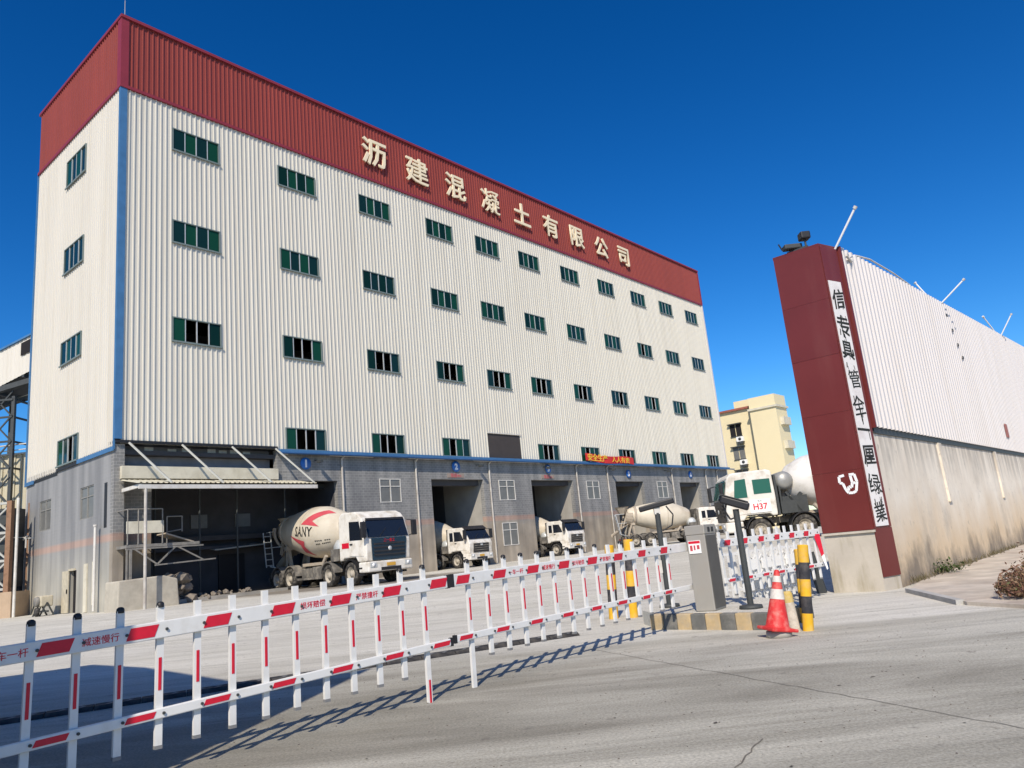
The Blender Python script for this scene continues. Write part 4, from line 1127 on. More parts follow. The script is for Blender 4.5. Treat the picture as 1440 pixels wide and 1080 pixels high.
        if not (style == 'A'):
            MB().prism(rear, y, y + s * .012).build("rear_glass", M_GREENSCREEN if style == 'C' else M_SCREEN, cab)
        MB().box(.68, 1.0, s * 1.02, s * 1.24, .40, .50).build("step", M_BLACK, t); MB().box(.66, 1.02, s * 1.12, s * 1.25, .70, .76).build("step", M_BLACK, t)
        mb = MB()
        mx = 1.38 if style != 'B' else 1.1
        mb.bar((mx - .1, s * 1.2, 2.75), (mx + .16, s * 1.42, 2.70), .04); mb.bar((mx - .1, s * 1.2, 2.0), (mx + .16, s * 1.42, 2.1), .04); mb.bar((mx + .15, s * 1.415, 2.08), (mx + .15, s * 1.415, 2.72), .03)
        mi = mb.build("mirror_arm", M_BLACK, cab)
        MB().box(mx + .08, mx + .22, s * 1.42 - .13, s * 1.42 + .13, 2.02, 2.72).build("mirror", M_BLACK, mi, bevel=.03)
    if style == 'A':
        for s in (-1, 1):
            MB().box(-.60, .05, min(s * 1.226, s * 1.232), max(s * 1.226, s * 1.232), 1.66, 1.90).build("red_flash", M_REDPAINT, cab)
    if style == 'C':
        put_text("door_number", "H37", .37, M_REDPAINT, cab, (-.12, 1.246, 1.56), (-1, 0, 0), (0, 0, 1), depth=.003, bold=.008)
        MB().box(-.58, .34, 1.243, 1.2452, 1.30, 1.88).build("number_board", M_WHITE, cab)
        put_text("door_print", "Km", .13, M_INK, cab, (-.12, 1.246, 1.81), (-1, 0, 0), (0, 0, 1), depth=.003)
    # drum
    dm = drum_m or M_DRUM
    prof_d = [(0, .62), (.30, .70), (.55, .78), (1.5, 1.02), (2.6, 1.23), (3.0, 1.27), (3.7, 1.27), (4.6, 1.08), (5.5, .76), (5.78, .58), (5.85, .0)]
    if style == 'C': prof_d = [(0, .60), (.2, .75), (1.6, 1.15), (3.2, 1.28), (4.6, 1.15), (5.35, .86), (5.7, .5), (5.8, 0)]
    A = Vector((-7.25, 0, 2.92)); B = Vector((-1.40, 0, 2.42))
    if style == 'A': A = Vector((-7.95, 0, 2.98))
    if style == 'B': A = Vector((-7.15, 0, 2.85)); B = Vector((-1.35, 0, 2.30))
    if style == 'A': prof_d = [(q[0] * 1.11, q[1]) for q in prof_d]
    ax = (B - A).normalized(); up = Vector((0, 0, 1)); sy = Vector((0, 1, 0)); uu = sy.cross(ax) * -1
    if uu.z < 0: uu = -uu
    def dp(tt, ang, extra=0.0):        # ang measured from the visible side, up positive
        r = drum_r(tt, prof_d) + extra
        return A + ax * tt + sy * (side * math.cos(ang) * r) + uu * (math.sin(ang) * r)
    mb = MB(); n = 36; vs = []
    tl = sorted(set([q[0] for q in prof_d] + [.9, 1.3, 2.6, 3.1, 4.0, 5.0, 5.65]))
    for tt in tl:
        for i in range(n): vs.append(dp(tt, 2 * PI * i / n))
    fs = [(k * n + i, k * n + (i + 1) % n, (k + 1) * n + (i + 1) % n, (k + 1) * n + i) for k in range(len(tl) - 1) for i in range(n)]
    fs.append(tuple(range(n)))
    mb.add(vs, fs, True)
    d = mb.build("drum", dm, t)
    # rolling ring and weld seam
    mb = MB()
    for (t0, t1, ex) in ((.55, .75, .05), (3.48, 3.52, .006)):
        vs = []
        for tt, e in ((t0, 0), (t0, ex), (t1, ex), (t1, 0)):
            for i in range(n): vs.append(dp(tt, 2 * PI * i / n, e))
        mb.add(vs, [(k * n + i, k * n + (i + 1) % n, (k + 1) * n + (i + 1) % n, (k + 1) * n + i) for k in range(3) for i in range(n)], True)
    mb.build("drum_ring", M_SPLASH if style != 'C' else M_CHASSIS, d)
    def on_drum(polys, m, name):
        mb = MB()
        for poly in polys:      # poly in (t, arc) metres on the drum's visible flank
            bmx = bmesh.new(); vv = [bmx.verts.new((p[0], p[1], 0)) for p in poly]
            bmx.faces.new(vv); bmesh.ops.triangulate(bmx, faces=bmx.faces)
            bmesh.ops.subdivide_edges(bmx, edges=bmx.edges, cuts=5, use_grid_fill=True)
            bmx.verts.index_update()
            mb.add([dp(v.co.x, v.co.y / 1.2, .012) for v in bmx.verts], [[q.index for q in f.verts] for f in bmx.faces])
            bmx.free()
        return mb.build(name, m, d)
    if style == 'A':
        tc = 3.85
        on_drum([[(tc + 1.0, 1.5), (tc + 1.6, 1.5), (tc + .6, .60), (tc + 1.2, .36), (tc - .25, .40)]], M_DRUMRED, "red_stripe")
        on_drum([[(tc - 1.45, -.12), (tc + .1, -.38), (tc - .05, -.62), (tc + .35, -1.25), (tc - .35, -1.0), (tc - .35, -.55)]], M_DRUMRED, "red_stripe")
        me = text_mesh("SANY", .62, 0, .012, .95)
        bmx = bmesh.new(); bmx.from_mesh(me)
        bmesh.ops.triangulate(bmx, faces=bmx.faces)
        dirn = 1 if side < 0 else -1
        vs = [dp(tc + dirn * v.co.x, (.08 + v.co.y) / 1.2, .014) for v in bmx.verts]
        bmx.verts.index_update()
        mb = MB(); mb.add(vs, [[q.index for q in f.verts] for f in bmx.faces]); bmx.free()
        mb.build("drum_lettering", M_INK, d)
        mb = MB()
        on = [[(4.75 + .13 * k, -.42), (4.84 + .13 * k, -.42), (4.84 + .13 * k, -.36), (4.75 + .13 * k, -.36)] for k in range(8) if k != 4]
        on += [[(4.75 + .11 * k, -.60), (4.83 + .11 * k, -.60), (4.83 + .11 * k, -.54), (4.75 + .11 * k, -.54)] for k in range(9) if k != 3]
        on_drum(on, M_INK, "small_print")
    # supports
    mb = MB()
    for s in (-1, 1):
        mb.bar((-6.75, s * .45, 1.0), (-6.85, s * .62, 2.35), .16); mb.bar((-7.3, s * .45, 1.0), (-6.9, s * .6, 2.2), .12)
        mb.bar((-1.75, s * .45, 1.0), (-1.55, s * .4, 2.3), .14)
    mb.box(-6.95, -6.65, -.75, .75, 1.95, 2.15); mb.box(-1.75, -1.35, -.45, .45, 1.9, 2.25)
    mb.prism([(-5.2, 1.06), (-1.9, 1.06), (-1.9, 1.2), (-5.2, 1.2)], -.7, .7)
    mb.build("drum_stand", M_SPLASH, t)
    # water tank behind the cab
    wt = MB().lathe([(0, -1.05), (.25, -1.03), (.40, -.9), (.42, -.8), (.42, .8), (.40, .9), (.25, 1.03), (0, 1.05)], 20, 'y', (-1.42, 0, 2.62 if style == 'C' else 1.72)).build("water_tank", mat("grey_steel_tank", (.34, .34, .32), .45, .1, 3, metal=.3) if style == 'C' else M_ALU, t)
    mb = MB()
    for s in (-1, 1): mb.bar((-1.15, s * .9, 1.0), (-1.15, s * .9, 2.4), .08); mb.box(-1.75, -1.05, s * .75, s * 1.15, 1.15, 1.7)
    mb.box(-1.0, -.9, -1.1, 1.1, 1.1, 2.9)
    if style == 'C':
        for s in (-1, 1): mb.bar((-1.3, s * 1.0, 1.1), (-2.1, s * .8, 2.0), .14); mb.bar((-2.0, s * .9, 1.1), (-1.4, s * .9, 2.1), .10); mb.box(-2.3, -1.2, s * .3, s * .95, 1.15, 1.9)
    mb.build("rack", M_CHASSIS if style != 'C' else M_GUN, t)
    if full:
        # hopper, discharge trough, chute and ladder at the tail
        mb = MB(); mb.lathe([(.30, 0), (.62, .55), (.70, .60), (.64, .60), (.28, .05)], 10, 'z', (-7.55, 0, 3.05), smooth=False); mb.build("hopper", M_SPLASH, t)
        mb = MB(); mb.slab([(-7.25, -.5, 2.1), (-7.9, -.45, 1.75), (-7.9, .45, 1.75), (-7.25, .5, 2.1)], .05)
        for s in (-1, 1): mb.bar((-7.2, s * .55, 3.2), (-7.75, s * .5, 1.8), .12)
        mb.bar((-7.3, -.6, 2.6), (-7.3, .6, 2.6), .14); mb.build("discharge_trough", M_SPLASH, t)
        mb = MB()
        for k in range(12):
            a0, a1 = -PI * 1.08 + PI * 1.16 * k / 12, -PI * 1.08 + PI * 1.16 * (k + 1) / 12
            q = lambda a, tt, r: A + ax * tt + sy * (math.cos(a) * r) + uu * (math.sin(a) * r)
            mb.add([q(a0, -.25, .62), q(a1, -.25, .62), q(a1, .35, .86), q(a0, .35, .86), q(a0, -.25, .74), q(a1, -.25, .74), q(a1, .35, .98), q(a0, .35, .98)],
                   [(0, 1, 2, 3), (7, 6, 5, 4), (0, 4, 5, 1), (2, 6, 7, 3)])
        mb.build("rear_shroud", M_SPLASH, t)
        mb = MB()
        for k in range(8):
            a0, a1 = PI * k / 8, PI * (k + 1) / 8
            q = lambda a, x, z: (x, .28 * math.cos(a), z - .28 * math.sin(a))
            mb.add([q(a0, -7.75, 1.85), q(a1, -7.75, 1.85), q(a1, -8.75, 1.30), q(a0, -8.75, 1.30)], [(0, 1, 2, 3)])
        mb.build("chute", M_SPLASH, t)
        mb = MB(); ly = side * .95
        for dy in (-.2, .2): mb.bar((-8.15, ly + dy, 1.2), (-8.45, ly + dy, 3.0), .045)
        for k in range(6): z = 1.3 + .3 * k; mb.bar((-8.17 - .05 * k, ly - .2, z), (-8.17 - .05 * k, ly + .2, z), .04)
        mb.bar((-8.45, ly, 3.0), (-7.6, ly, 3.0), .04); mb.bar((-8.3, ly, 2.2), (-7.4, ly * .7, 2.2), .04); mb.bar((-8.15, ly, 1.25), (-7.5, ly * .6, 1.05), .05)
        mb.build("ladder", M_ALU, t)
        mb = MB(); mb.box(-7.85, -7.7, -1.2, 1.2, .5, .66); mb.box(-7.75, -7.65, -.9, .9, .6, 1.0); mb.build("rear_bumper", M_CHASSIS, t)
        for s in (-1, 1):
            MB().box(-7.87, -7.84, s * .75, s * 1.1, .68, .82).build("tail_light", M_REDPAINT, t)
            MB().box(-7.64, -7.61, s * .78, s * 1.25, .30, .95).build("mudflap", M_RUBBER, t)
    return t

h1 = math.atan2(-.688, .725) + math.radians(0.8)
t1 = mixer("cream mixer truck with red zigzags and SANY lettering on its drum", (-7.45, 36.85, zg(-7.45, 36.85)), h1, 'A', 1.03, full=True, side=-1)
t1.scale = (.96, 1.03, 1.03)
def facw(u, v):
    c, s = math.cos(TH), math.sin(TH)
    x, y = BB.x + u * c - v * s, BB.y + u * s + v * c
    return (x, y, zg(x, y))
hb = math.atan2(-.645, .764)
mixer("white mixer truck nosing out of the bay just right of the lettered truck", facw(21.20, -.55), hb, 'B', .84, full=True, side=-1)
mixer("white mixer truck nosing out of the middle bay of five", facw(31.30, -.55), hb, 'B', .84, full=True, side=-1)
h4 = math.radians(6)
mixer("plain cream mixer truck parked side-on before the far bays, nose to the right", (14.1, 61.2, zg(14.1, 61.2)), h4, 'B', .86, full=True, side=-1)
h5 = PI - math.radians(3)
mixer("white mixer truck with red H37 on its door, behind the gate pillar", (10.45, 35.6, zg(10.45, 35.6)), h5, 'C', 1.0, full=True, side=1, drum_m=M_DRUMW)

# ------------------------------------------------------------------ gate barriers
def barrier(label, A, D, S, i0, i1, caps, leg, reds, texts, group, t_ext0, t_ext1, side_n, simple=False, blackends=(True, True)):
    """A: top-rail point at index 0; D: step per post; S: top rail to bottom rail"""
    A = Vector(A); D = Vector(D); S = Vector(S)
    dd = D.normalized(); nrm = Vector(side_n).normalized()     # towards the street
    t = thing("boom_barrier", label, "barrier", (A.x, A.y, 0), group=group)
    O = Vector((A.x, A.y, 0))
    up = S.normalized()
    def pt(i, down=0.0, out=0.0): return A - O + D * i - up * down + nrm * out
    sl = S.length
    def rail(nm, down, h, th):
        mb = MB(); a = pt(i0 - t_ext0, down, .028); b = pt(i1 + t_ext1, down, .028)
        mb.bar(a, b, th, h, up=up)
        return mb.build(nm, M_WHITEP, t, bevel=.008)
    tr_ = rail("top_rail", 0, .125, .045); br_ = rail("bottom_rail", sl, .072, .035)
    if blackends[0]:
        for i, s in ((i1 + t_ext1, 1), (i0 - t_ext0, -1)):
            if (s == 1 and not blackends[1]): continue
            mb = MB(); mb.bar(pt(i, 0, .028), pt(i, 0, .028) + dd * .03 * s, .052, .135, up=up); mb.build("end_cap", M_BLACK, tr_)
            mb = MB(); mb.bar(pt(i, sl, .028), pt(i, sl, .028) + dd * .03 * s, .042, .082, up=up); mb.build("end_cap", M_BLACK, br_)
    # one post mesh shared by all
    def post_mesh(length):
        return MB().bar(up * .175, -up * length, .052, .03, up=nrm).mesh("post", M_WHITEP)
    pm_ = post_mesh(sl + .22); lm_ = post_mesh(leg[1]) if leg else None
    capm = MB().lathe([(.027, -.014), (.0285, .0), (.026, .018), (.014, .028), (0, .030)], 12, 'z').mesh("cap", M_BLACK)
    stm = MB().slab([Vector(nrm * .0155) + dd * .011 - up * (.19 + .24), Vector(nrm * .0155) - dd * .011 - up * (.19 + .24), Vector(nrm * .0155) - dd * .011 - up * .20, Vector(nrm * .0155) + dd * .011 - up * .20], -.003).mesh("red_strip", M_REDPAINT)
    bolt = MB().tube((0, 0, 0), nrm * .012, .011, n=8).mesh("bolt", M_GUN)
    footm = MB().bar((0, 0, 0), -up * .025, .054, .036, up=nrm).mesh("foot_plug", mat("grey_plug", (.2, .2, .2), .8))
    for i in range(i0, i1 + 1):
        is_leg = leg and i == leg[0]
        p = inst("post", lm_ if is_leg else pm_, t, pt(i))
        if caps(i): inst("cap", capm, p, up * .175)
        if not simple:
            inst("red_strip", stm, p)
        if is_leg and leg[2]:
            inst("red_strip", stm, p, -up * (sl + .10))
        inst("foot_plug", footm, p, -up * ((leg[1] if is_leg else sl + .22)))
        inst("bolt", bolt, tr_, pt(i, 0, .051) + dd * .03); inst("bolt", bolt, br_, pt(i, sl, .046) + dd * .02)
    def mark(i, f0, f1, parent, down, h, out, skew, m=M_REDPAINT):
        a0, a1 = pt(i + f0, down, out), pt(i + f1, down, out)
        hu = up * h / 2; sk = dd * skew
        MB().slab([a0 - hu - sk, a1 - hu - sk, a1 + hu + sk, a0 + hu + sk], -.002 if (a1 - a0).cross(up).dot(nrm) < 0 else .002).build("red_mark", m, parent)
    for i, f0, f1 in reds:
        mark(i, f0, f1, tr_, 0, .085, .0515, .016)
        mark(i, f0, f1, br_, sl, .042, .0465, .01)
    for i, tx in texts:
        X = dd if dd.cross(up).dot(nrm) > 0 else -dd
        put_text("lettering", tx, .062, M_REDPAINT, tr_, pt(i + .5, 0, .0515), X, up, depth=.001, bold=.0004)
    return t
NS = (0.7396, -0.6730, 0)      # street-side normal of the arms
NS = (.74, -.673, 0)
A_L = (-1.082, 7.801, 1.098)
DL = (.194, .209, .008)
redsL = [(-12, .15, .85), (-10, .15, .85), (-8, .15, .85), (-6, .15, .85), (-4, .15, .85), (-2, .15, .85), (0, .2, .92), (-14, .15, .85)]
barrier("white slatted barrier arm with red marks, near left, open end on a prop leg", A_L, DL, (.003, .012, .59), -15, 0, lambda i: i in (-15, -14, -13, -12, -11, -10, -9, -1, 0),
        (0, 1.098, True), redsL, [(-13, "一车一杆"), (-11, "减速慢行"), (-5, "损坏赔偿"), (-3, "严禁撞杆")], "slatted barrier arms across the gate", .3, .98, NS)
A_R = (-.683, 8.406, 1.108)
DR = (.193, .216, .003)
redsR = [(-1, .30, .92), (1, .22, .88), (3, .18, .85), (5, .18, .85), (7, .18, .85), (9, .18, .85), (11, .2, .8), (13, .2, .8)]
barrier("white slatted barrier arm with red marks running from the steel cabinet to mid gate", A_R, DR, (.007, .012, .588), 0, 14, lambda i: i not in (5, 9, 11, 12, 13, 14),
        (0, 1.108, False), redsR, [(2, "一车一杆"), (4, "减速慢行"), (6, "损坏赔偿"), (8, "严禁撞杆")], "slatted barrier arms across the gate", .85, 2.0, NS)
A_F = (3.02, 12.28, 1.15)
dF = Vector((5.20 - 3.0, 14.2 - 12.28, 0)) / 12
barrier("white slatted barrier arm behind the steel cabinet, reaching to the gate pillar", A_F, tuple(dF), (0, 0, .575), 0, 12, lambda i: False,
        None, [(0, .2, .85), (2, .2, .85), (4, .2, .85), (6, .2, .85), (8, .2, .85), (10, .2, .85)], [], "slatted barrier arms across the gate", .3, .5, NS, True, (False, False))

# traffic island with striped kerb
ISA, ISB = Vector((1.72, 11.93, 0)), Vector((3.08, 10.58, 0))
idir = (ISB - ISA).normalized(); iback = Vector((.68, .733, 0))
isl = thing("traffic_island", "raised concrete island with faded yellow and black kerb under the cabinet", "traffic island", (0, 0, 0))
mb = MB(); q = [ISA + iback * .14, ISB + iback * .14, ISB + iback * 1.26, ISA + iback * 2.3 + idir * .6, ISA + iback * 2.2 - idir * .62, ISA + iback * .6 - idir * .55]
mb.prism([(p.x, p.y) for p in q], -.1, .215, 'xy'); mb.build("slab", M_GROUND, isl)
nk = 8; kl = (ISB - ISA).length / nk
for k in range(nk):
    a = ISA + idir * kl * k; b = ISA + idir * (kl * (k + 1) - .006)
    mb = MB(); q = [a, b, b + iback * .135, a + iback * .135]
    mb.prism([(p.x, p.y) for p in q], -.1, .22, 'xy'); mb.build("kerb_block", M_KY if k % 2 == 0 else M_KB, isl, bevel=.015)
for k in range(3):
    a = ISB + idir * .004 + iback * (.42 * k); b = ISB + iback * (.42 * k + .414) + idir * .004
    mb = MB(); q = [a, a + idir * .10, b + idir * .10, b]
    mb.prism([(p.x, p.y) for p in q], -.1, .21, 'xy'); mb.build("kerb_block", M_KB if k % 2 == 0 else M_KY, isl, bevel=.012)

# barrier cabinet
cabn = thing("barrier_cabinet", "grey steel barrier cabinet with white notice, on the striped island", "cabinet", (2.38, 11.68, .22), math.atan2(11.51 - 11.68, 2.62 - 2.38))
mb = MB(); mb.box(0, .30, 0, .44, 0, 1.10); mb.build("body", M_STEEL, cabn, bevel=.01)
mb = MB(); mb.box(-.008, .308, -.008, .448, 1.10, 1.24); mb.build("head", M_STEEL, cabn, bevel=.012)
mb = MB(); mb.box(.03, .22, -.012, -.003, .83, 1.02); no = mb.build("notice", M_WHITE, cabn); MB().box(.302, .309, .02, .42, .03, 1.08).build("shaded_side", mat("shade_dark_side", (.10, .095, .085), .6, .1, 4), cabn)  # dark panel added to paint shade onto the cabinet's right side
mb = MB(); mb.box(.035, .215, -.014, -.0125, .975, 1.012); mb.build("notice_heading", M_REDPAINT, no)
mb = MB()
for k, (x0, x1) in enumerate(((.05, .09), (.11, .135), (.16, .2))): mb.box(x0, x1, -.014, -.0125, .87 + .01 * k, .95)
mb.build("notice_print", M_DRUMRED, no)
mb = MB(); mb.box(.309, .313, .12, .2, 1.13, 1.2); mb.box(.309, .313, .26, .34, 1.13, 1.2); mb.build("vent", M_BLACK, cabn)

# plate-reading camera poles
def cam_pole(label, loc, h, kind):
    t = thing("camera_pole", label, "camera pole", loc, group="plate-reading camera poles at the gate")
    mb = MB(); mb.tube((0, 0, .05), (0, 0, h), .045, n=14); mb.build("pole", M_GUN, t)
    mb = MB(); mb.lathe([(0, 0), (.17, 0), (.16, .045), (.05, .06), (0, .06)], 18, 'z'); mb.build("base_plate", M_GUN, t)
    if kind == 'bar':
        hd = MB(); hd.box(-.30, .30, -.05, .05, -.045, .045); o = hd.build("light_board", M_BLACK, t, loc=(.0, -.02, h + .13), rot=(0, math.radians(-10), math.radians(-10)), bevel=.02)
        mb = MB(); mb.box(-.05, .05, -.04, .04, h - .02, h + .09); mb.build("clamp", M_PVC, t)
        mb = MB(); mb.path([(.16, 0, h + .1), (.26, 0, h - .05), (.22, 0, h - .22), (.05, 0, h - .3)], .012, 6); mb.build("cable", M_BLACK, t)
        mb = MB(); mb.box(-.12, -.045, -.06, .02, .55, .75); mb.build("junction_box", M_PVC, t)
    else:
        hd = MB(); hd.box(-.21, .21, -.075, .075, -.06, .06); o = hd.build("camera_housing", M_BLACK, t, loc=(-.01, -.03, h + .09), rot=(0, math.radians(22), math.radians(-18)), bevel=.025)
        MB().box(-.24, .16, -.085, .085, .062, .075).build("hood", M_GUN, o)
        MB().lathe([(0, 0), (.045, 0), (.045, -.02), (0, -.02)], 14, 'x', (-.212, 0, 0)).build("lens", M_SCREEN, o)
        mb = MB(); mb.path([(-.12, 0, h + .12), (-.16, 0, h - .02), (-.10, 0, h - .14), (-.03, 0, h - .12)], .014, 6); mb.build("cable", M_BLACK, t)
    return t
cam_pole("black pole with long light board on top, behind the right barrier arm", (2.21, 12.89, .215), 1.52, 'bar')
cam_pole("black pole with boxy camera on top, right of the steel cabinet", (3.12, 11.42, .215), 1.42, 'box')

# bollards
def bollard(label, loc, h, r, tilt, n, first, bent=False):
    t = thing("bollard", label, "bollard", loc, group="yellow and black bollards at the gate", rot=(0, tilt, 0))
    for k in range(n):
        z0 = h * k / n; z1 = h * (k + 1) / n
        mb = MB(); mb.lathe([(r, z0 - (.12 if k == 0 else 0)), (r, z1)], 18, 'z')
        if k == n - 1: mb.lathe([(r, z1), (r * .9, z1 + .012), (0, z1 + .015)], 18, 'z')
        mb.build("band", M_YEL if (k + first) % 2 == 0 else M_BLK, t)
    return t
bollard("yellow and black bollard right of the red cone", (3.46, 10.18, 0), 1.06, .068, math.radians(6), 5, 0)
bollard("yellow and black bollard half hidden behind the one beside the cone", (3.72, 11.0, 0), .98, .06, math.radians(4), 5, 0)
bollard("left yellow and black bollard behind the right barrier arm", (1.40, 14.1, 0), 1.27, .085, math.radians(3), 5, 0)
bollard("right yellow and black bollard behind the right barrier arm", (1.74, 14.0, 0), 1.34, .085, math.radians(3), 5, 0)

# traffic cone
co = thing("traffic_cone", "red traffic cone with two pale bands, tilted, in front of the island", "cone", (2.98, 9.88, .075), rot=(math.radians(2), math.radians(8.5), .25))
def cr(z): return .150 - .118 * (z / .72)
mb = MB(); mb.box(-.18, .18, -.18, .18, 0, .04); mb.build("base", M_CONE, co, bevel=.012)
mb = MB(); mb.lathe([(.165, .035), (cr(.06), .06), (cr(.38), .38)], 24, 'z'); mb.lathe([(cr(.50), .50), (cr(.585), .585)], 24, 'z'); mb.lathe([(cr(.66), .66), (cr(.72), .72), (.02, .735), (0, .735)], 24, 'z'); mb.build("body", M_CONE, co)
M_BAND = mat("dirty_reflective_band", (.66, .62, .56), .6, .15, 9, dirt=(.4, .33, .28), dirt_amt=.5, dirt_scale=8)
mb = MB(); mb.lathe([(cr(.38) + .003, .38), (cr(.50) + .003, .50)], 24, 'z'); mb.build("pale_band", M_BAND, co)
mb = MB(); mb.lathe([(cr(.585) + .003, .585), (cr(.66) + .003, .66)], 24, 'z'); mb.build("pale_band", M_BAND, co)
mb = MB(); mb.lathe([(0, 0), (.16, 0), (.15, .075), (0, .075)], 14, 'z', (2.99, 9.88, 0)); tag(mb.build("concrete_lump", M_CONC), "lump of concrete under the traffic cone", "concrete lump")
# worn stump of an old bollard behind the cone
from mathutils import noise as mnoise
bst = thing("bollard_stump", "worn pale bollard stump with peeling yellow top, between cone and striped bollard", "bollard stump", (3.30, 10.22, 0), rot=(math.radians(-3), math.radians(-2), 0))
MB().lathe([(.075, -.05), (.07, .20), (.066, .36)], 16, 'z').build("shaft", mat("peeling_white", (.58, .52, .43), .9, .2, 9, .3, dirt=(.30, .23, .14), dirt_amt=.7, dirt_scale=7), bst)
MB().lathe([(.067, .36), (.066, .47), (.05, .50), (0, .505)], 16, 'z').build("top_band", mat("peeling_yellow", (.55, .40, .12), .9, .2, 9, .3, dirt=(.45, .4, .32), dirt_amt=.8, dirt_scale=9), bst)

# folding gate behind the far barrier
fg = thing("folding_gate", "white folding gate stacked behind the far barrier arm", "gate", (3.75, 13.75, zg(3.75, 13.75)), math.atan2(1.9, 2.1))
for k in range(11):
    x = k * .19
    mb = MB()
    mb.bar((x, 0, .06), (x, 0, .92), .04); mb.bar((x, .42, .06), (x, .42, .92), .04); mb.bar((x, 0, .92), (x, .42, .92), .04); mb.bar((x, 0, .3), (x, .42, .3), .03)
    fr = mb.build("gate_frame", M_WHITEP, fg)
    if k < 10:
        mb = MB()
        mb.bar((x + .095, -.018, .15), (x + .095, -.018, .9), .012)
        for z in (.18, .48, .72): mb.bar((x, -.02, z), (x + .19, -.02, z + .14), .022); mb.bar((x, -.015, z + .14), (x + .19, -.015, z), .022)
        mb.build("cross_brace", M_WHITEP, fg)
for k in range(5):
    x = .1 + k * .42
    mb = MB(); mb.box(x, x + .30, -.06, -.03, .62, .80); mb.build("white_plate", M_WHITE, fg)
    MB().box(x + .04, x + .26, -.065, -.061, .30, .44).build("grey_plate", M_ALU, fg)
# gate operator and leaning things beside the pillar
gb = thing("rubber_board", "dark rubber board leaning beside the foot of the gate pillar", "board", (5.50, 15.05, 0), rot=(0, math.radians(-9), -.7))
mb = MB(); mb.box(-.09, .09, -.02, .02, 0, .78); mb.build("board", M_GUN, gb)
wp = thing("white_pipe", "white pipe leaning beside the dark rubber board", "pipe", (5.36, 15.25, 0), rot=(0, math.radians(-14), 0))
mb = MB(); mb.tube((0, 0, 0), (0, 0, .72), .05, n=10); mb.build("tube", M_PVC, wp); MB().tube((0, 0, .70), (0, 0, .74), .06, n=10).build("collar", M_PVC, wp)
pn = thing("pennant", "red and white hanging pennant at the far barrier arm's end", "pennant", (5.18, 14.12, .60))
mb = MB(); mb.slab([(0, 0, .52), (.12, .02, .52), (.14, .02, .16), (.09, .02, .12)], .008); mb.build("red_cloth", M_REDPAINT, pn)
mb = MB(); mb.slab([(.09, .02, .12), (.14, .02, .16), (.17, .02, -.1), (.145, .02, -.12)], .008); mb.build("white_cloth", M_WHITE, pn)

# rubber speed hump along the gate line
sh = thing("speed_hump", "low black rubber speed hump with chevrons across the gateway", "speed hump", (-6.2, 9.05, 0), math.atan2(1.75, 3.75))
seg = MB().prism([(-.17, 0.002), (.17, 0.002), (.10, .045), (-.10, .045)], 0, .49, 'yz').mesh("segment", mat("black_rubber", (.02, .02, .022), .85, .2, 8, dirt=(.2, .18, .15), dirt_amt=.35, dirt_scale=6))
chv = MB()
for q in (.10, .30):
    chv.add([(q, -.09, .0465), (q + .05, -.09, .0465), (q + .12, 0, .0465), (q + .07, 0, .0465)], [(0, 1, 2, 3)])
    chv.add([(q, .09, .0465), (q + .07, 0, .0465), (q + .12, 0, .0465), (q + .05, .09, .0465)], [(0, 1, 2, 3)])
chm = chv.mesh("chevron", mat("worn_chevron", (.16, .16, .16), .8, .2, 9))
for k in range(-4, 15):
    o = inst("segment", seg, sh, (k * .5, 0, 0)); inst("chevron", chm, o)

# cracks and joints in the slab, grit and small stones
def ribbon(pts, wdt, name, m, lab, z=.004):
    mb = MB()
    for (a, b) in zip(pts, pts[1:]):
        a = Vector((*a, 0)); b = Vector((*b, 0)); d = (b - a).normalized(); n = Vector((-d.y, d.x, 0)) * wdt
        for v in (a, b): v.z = zg(v.x, v.y) + z
        mb.add([a - n, b - n, b + n, a + n], [(0, 1, 2, 3)])
    o = mb.build(name, m); tag(o, lab, kind='stuff'); return o
M_CRACK = mat("slab_crack", (.16, .145, .12), .95, .3, 9)
def jag(a, b, n, amp, rr):
    a = Vector(a); b = Vector(b); d = (b - a); p = Vector((-d.y, d.x)).normalized()
    return [tuple(a + d * (i / n) + p * rr.uniform(-amp, amp)) for i in range(n + 1)]
rr = random.Random(21)
ribbon(jag((.7, 10.4), (2.95, 4.9), 40, .015, rr), .004, "slab_crack", M_CRACK, "thin crack across the street slab")
ribbon(jag((.85, 4.4), (1.40, 5.35), 14, .012, rr), .005, "slab_crack", M_CRACK, "short crack near the lens")
gr = MB()
for i in range(1500):
    if i < 1100: x, y = rr.uniform(-3, 7), rr.uniform(4.2, 10)
    else: x, y = rr.uniform(-12, 8), rr.uniform(9, 30)
    s = rr.choice((.003, .004, .004, .005, .006, .009)) * (1 + y * .03)
    z = zg(x, y) + .001
    a = rr.uniform(0, 6)
    gr.add([(x + s * math.cos(a + q), y + s * math.sin(a + q), z) for q in (0, 2.1, 4.2)] + [(x, y, z + s * .5)], [(0, 1, 3), (1, 2, 3), (2, 0, 3)])
tag(gr.build("grit", mat("dark_grit", (.12, .10, .085), .9, .3, 20)), "scattered grit and small stones on the street", kind='stuff')
st = MB()
for i in range(16):
    x, y = rr.uniform(-1.5, 4), rr.uniform(4.6, 8); a = rr.uniform(0, 3); L1, L2 = rr.uniform(.008, .028), rr.uniform(.006, .016)
    st.add([(x + w_ * (L1 * math.cos(q) * math.cos(a) - L2 * math.sin(q) * math.sin(a)), y + w_ * (L1 * math.cos(q) * math.sin(a) + L2 * math.sin(q) * math.cos(a)), .003 + .0001 * i) for q, w_ in [(k * PI / 4, rr.uniform(.5, 1.3)) for k in range(8)]], [tuple(range(8))])
tag(st.build("oil_spots", mat("oil_spot", (.07, .06, .05), .8, .3, 20)), "small dark oil spots on the street", kind='stuff')

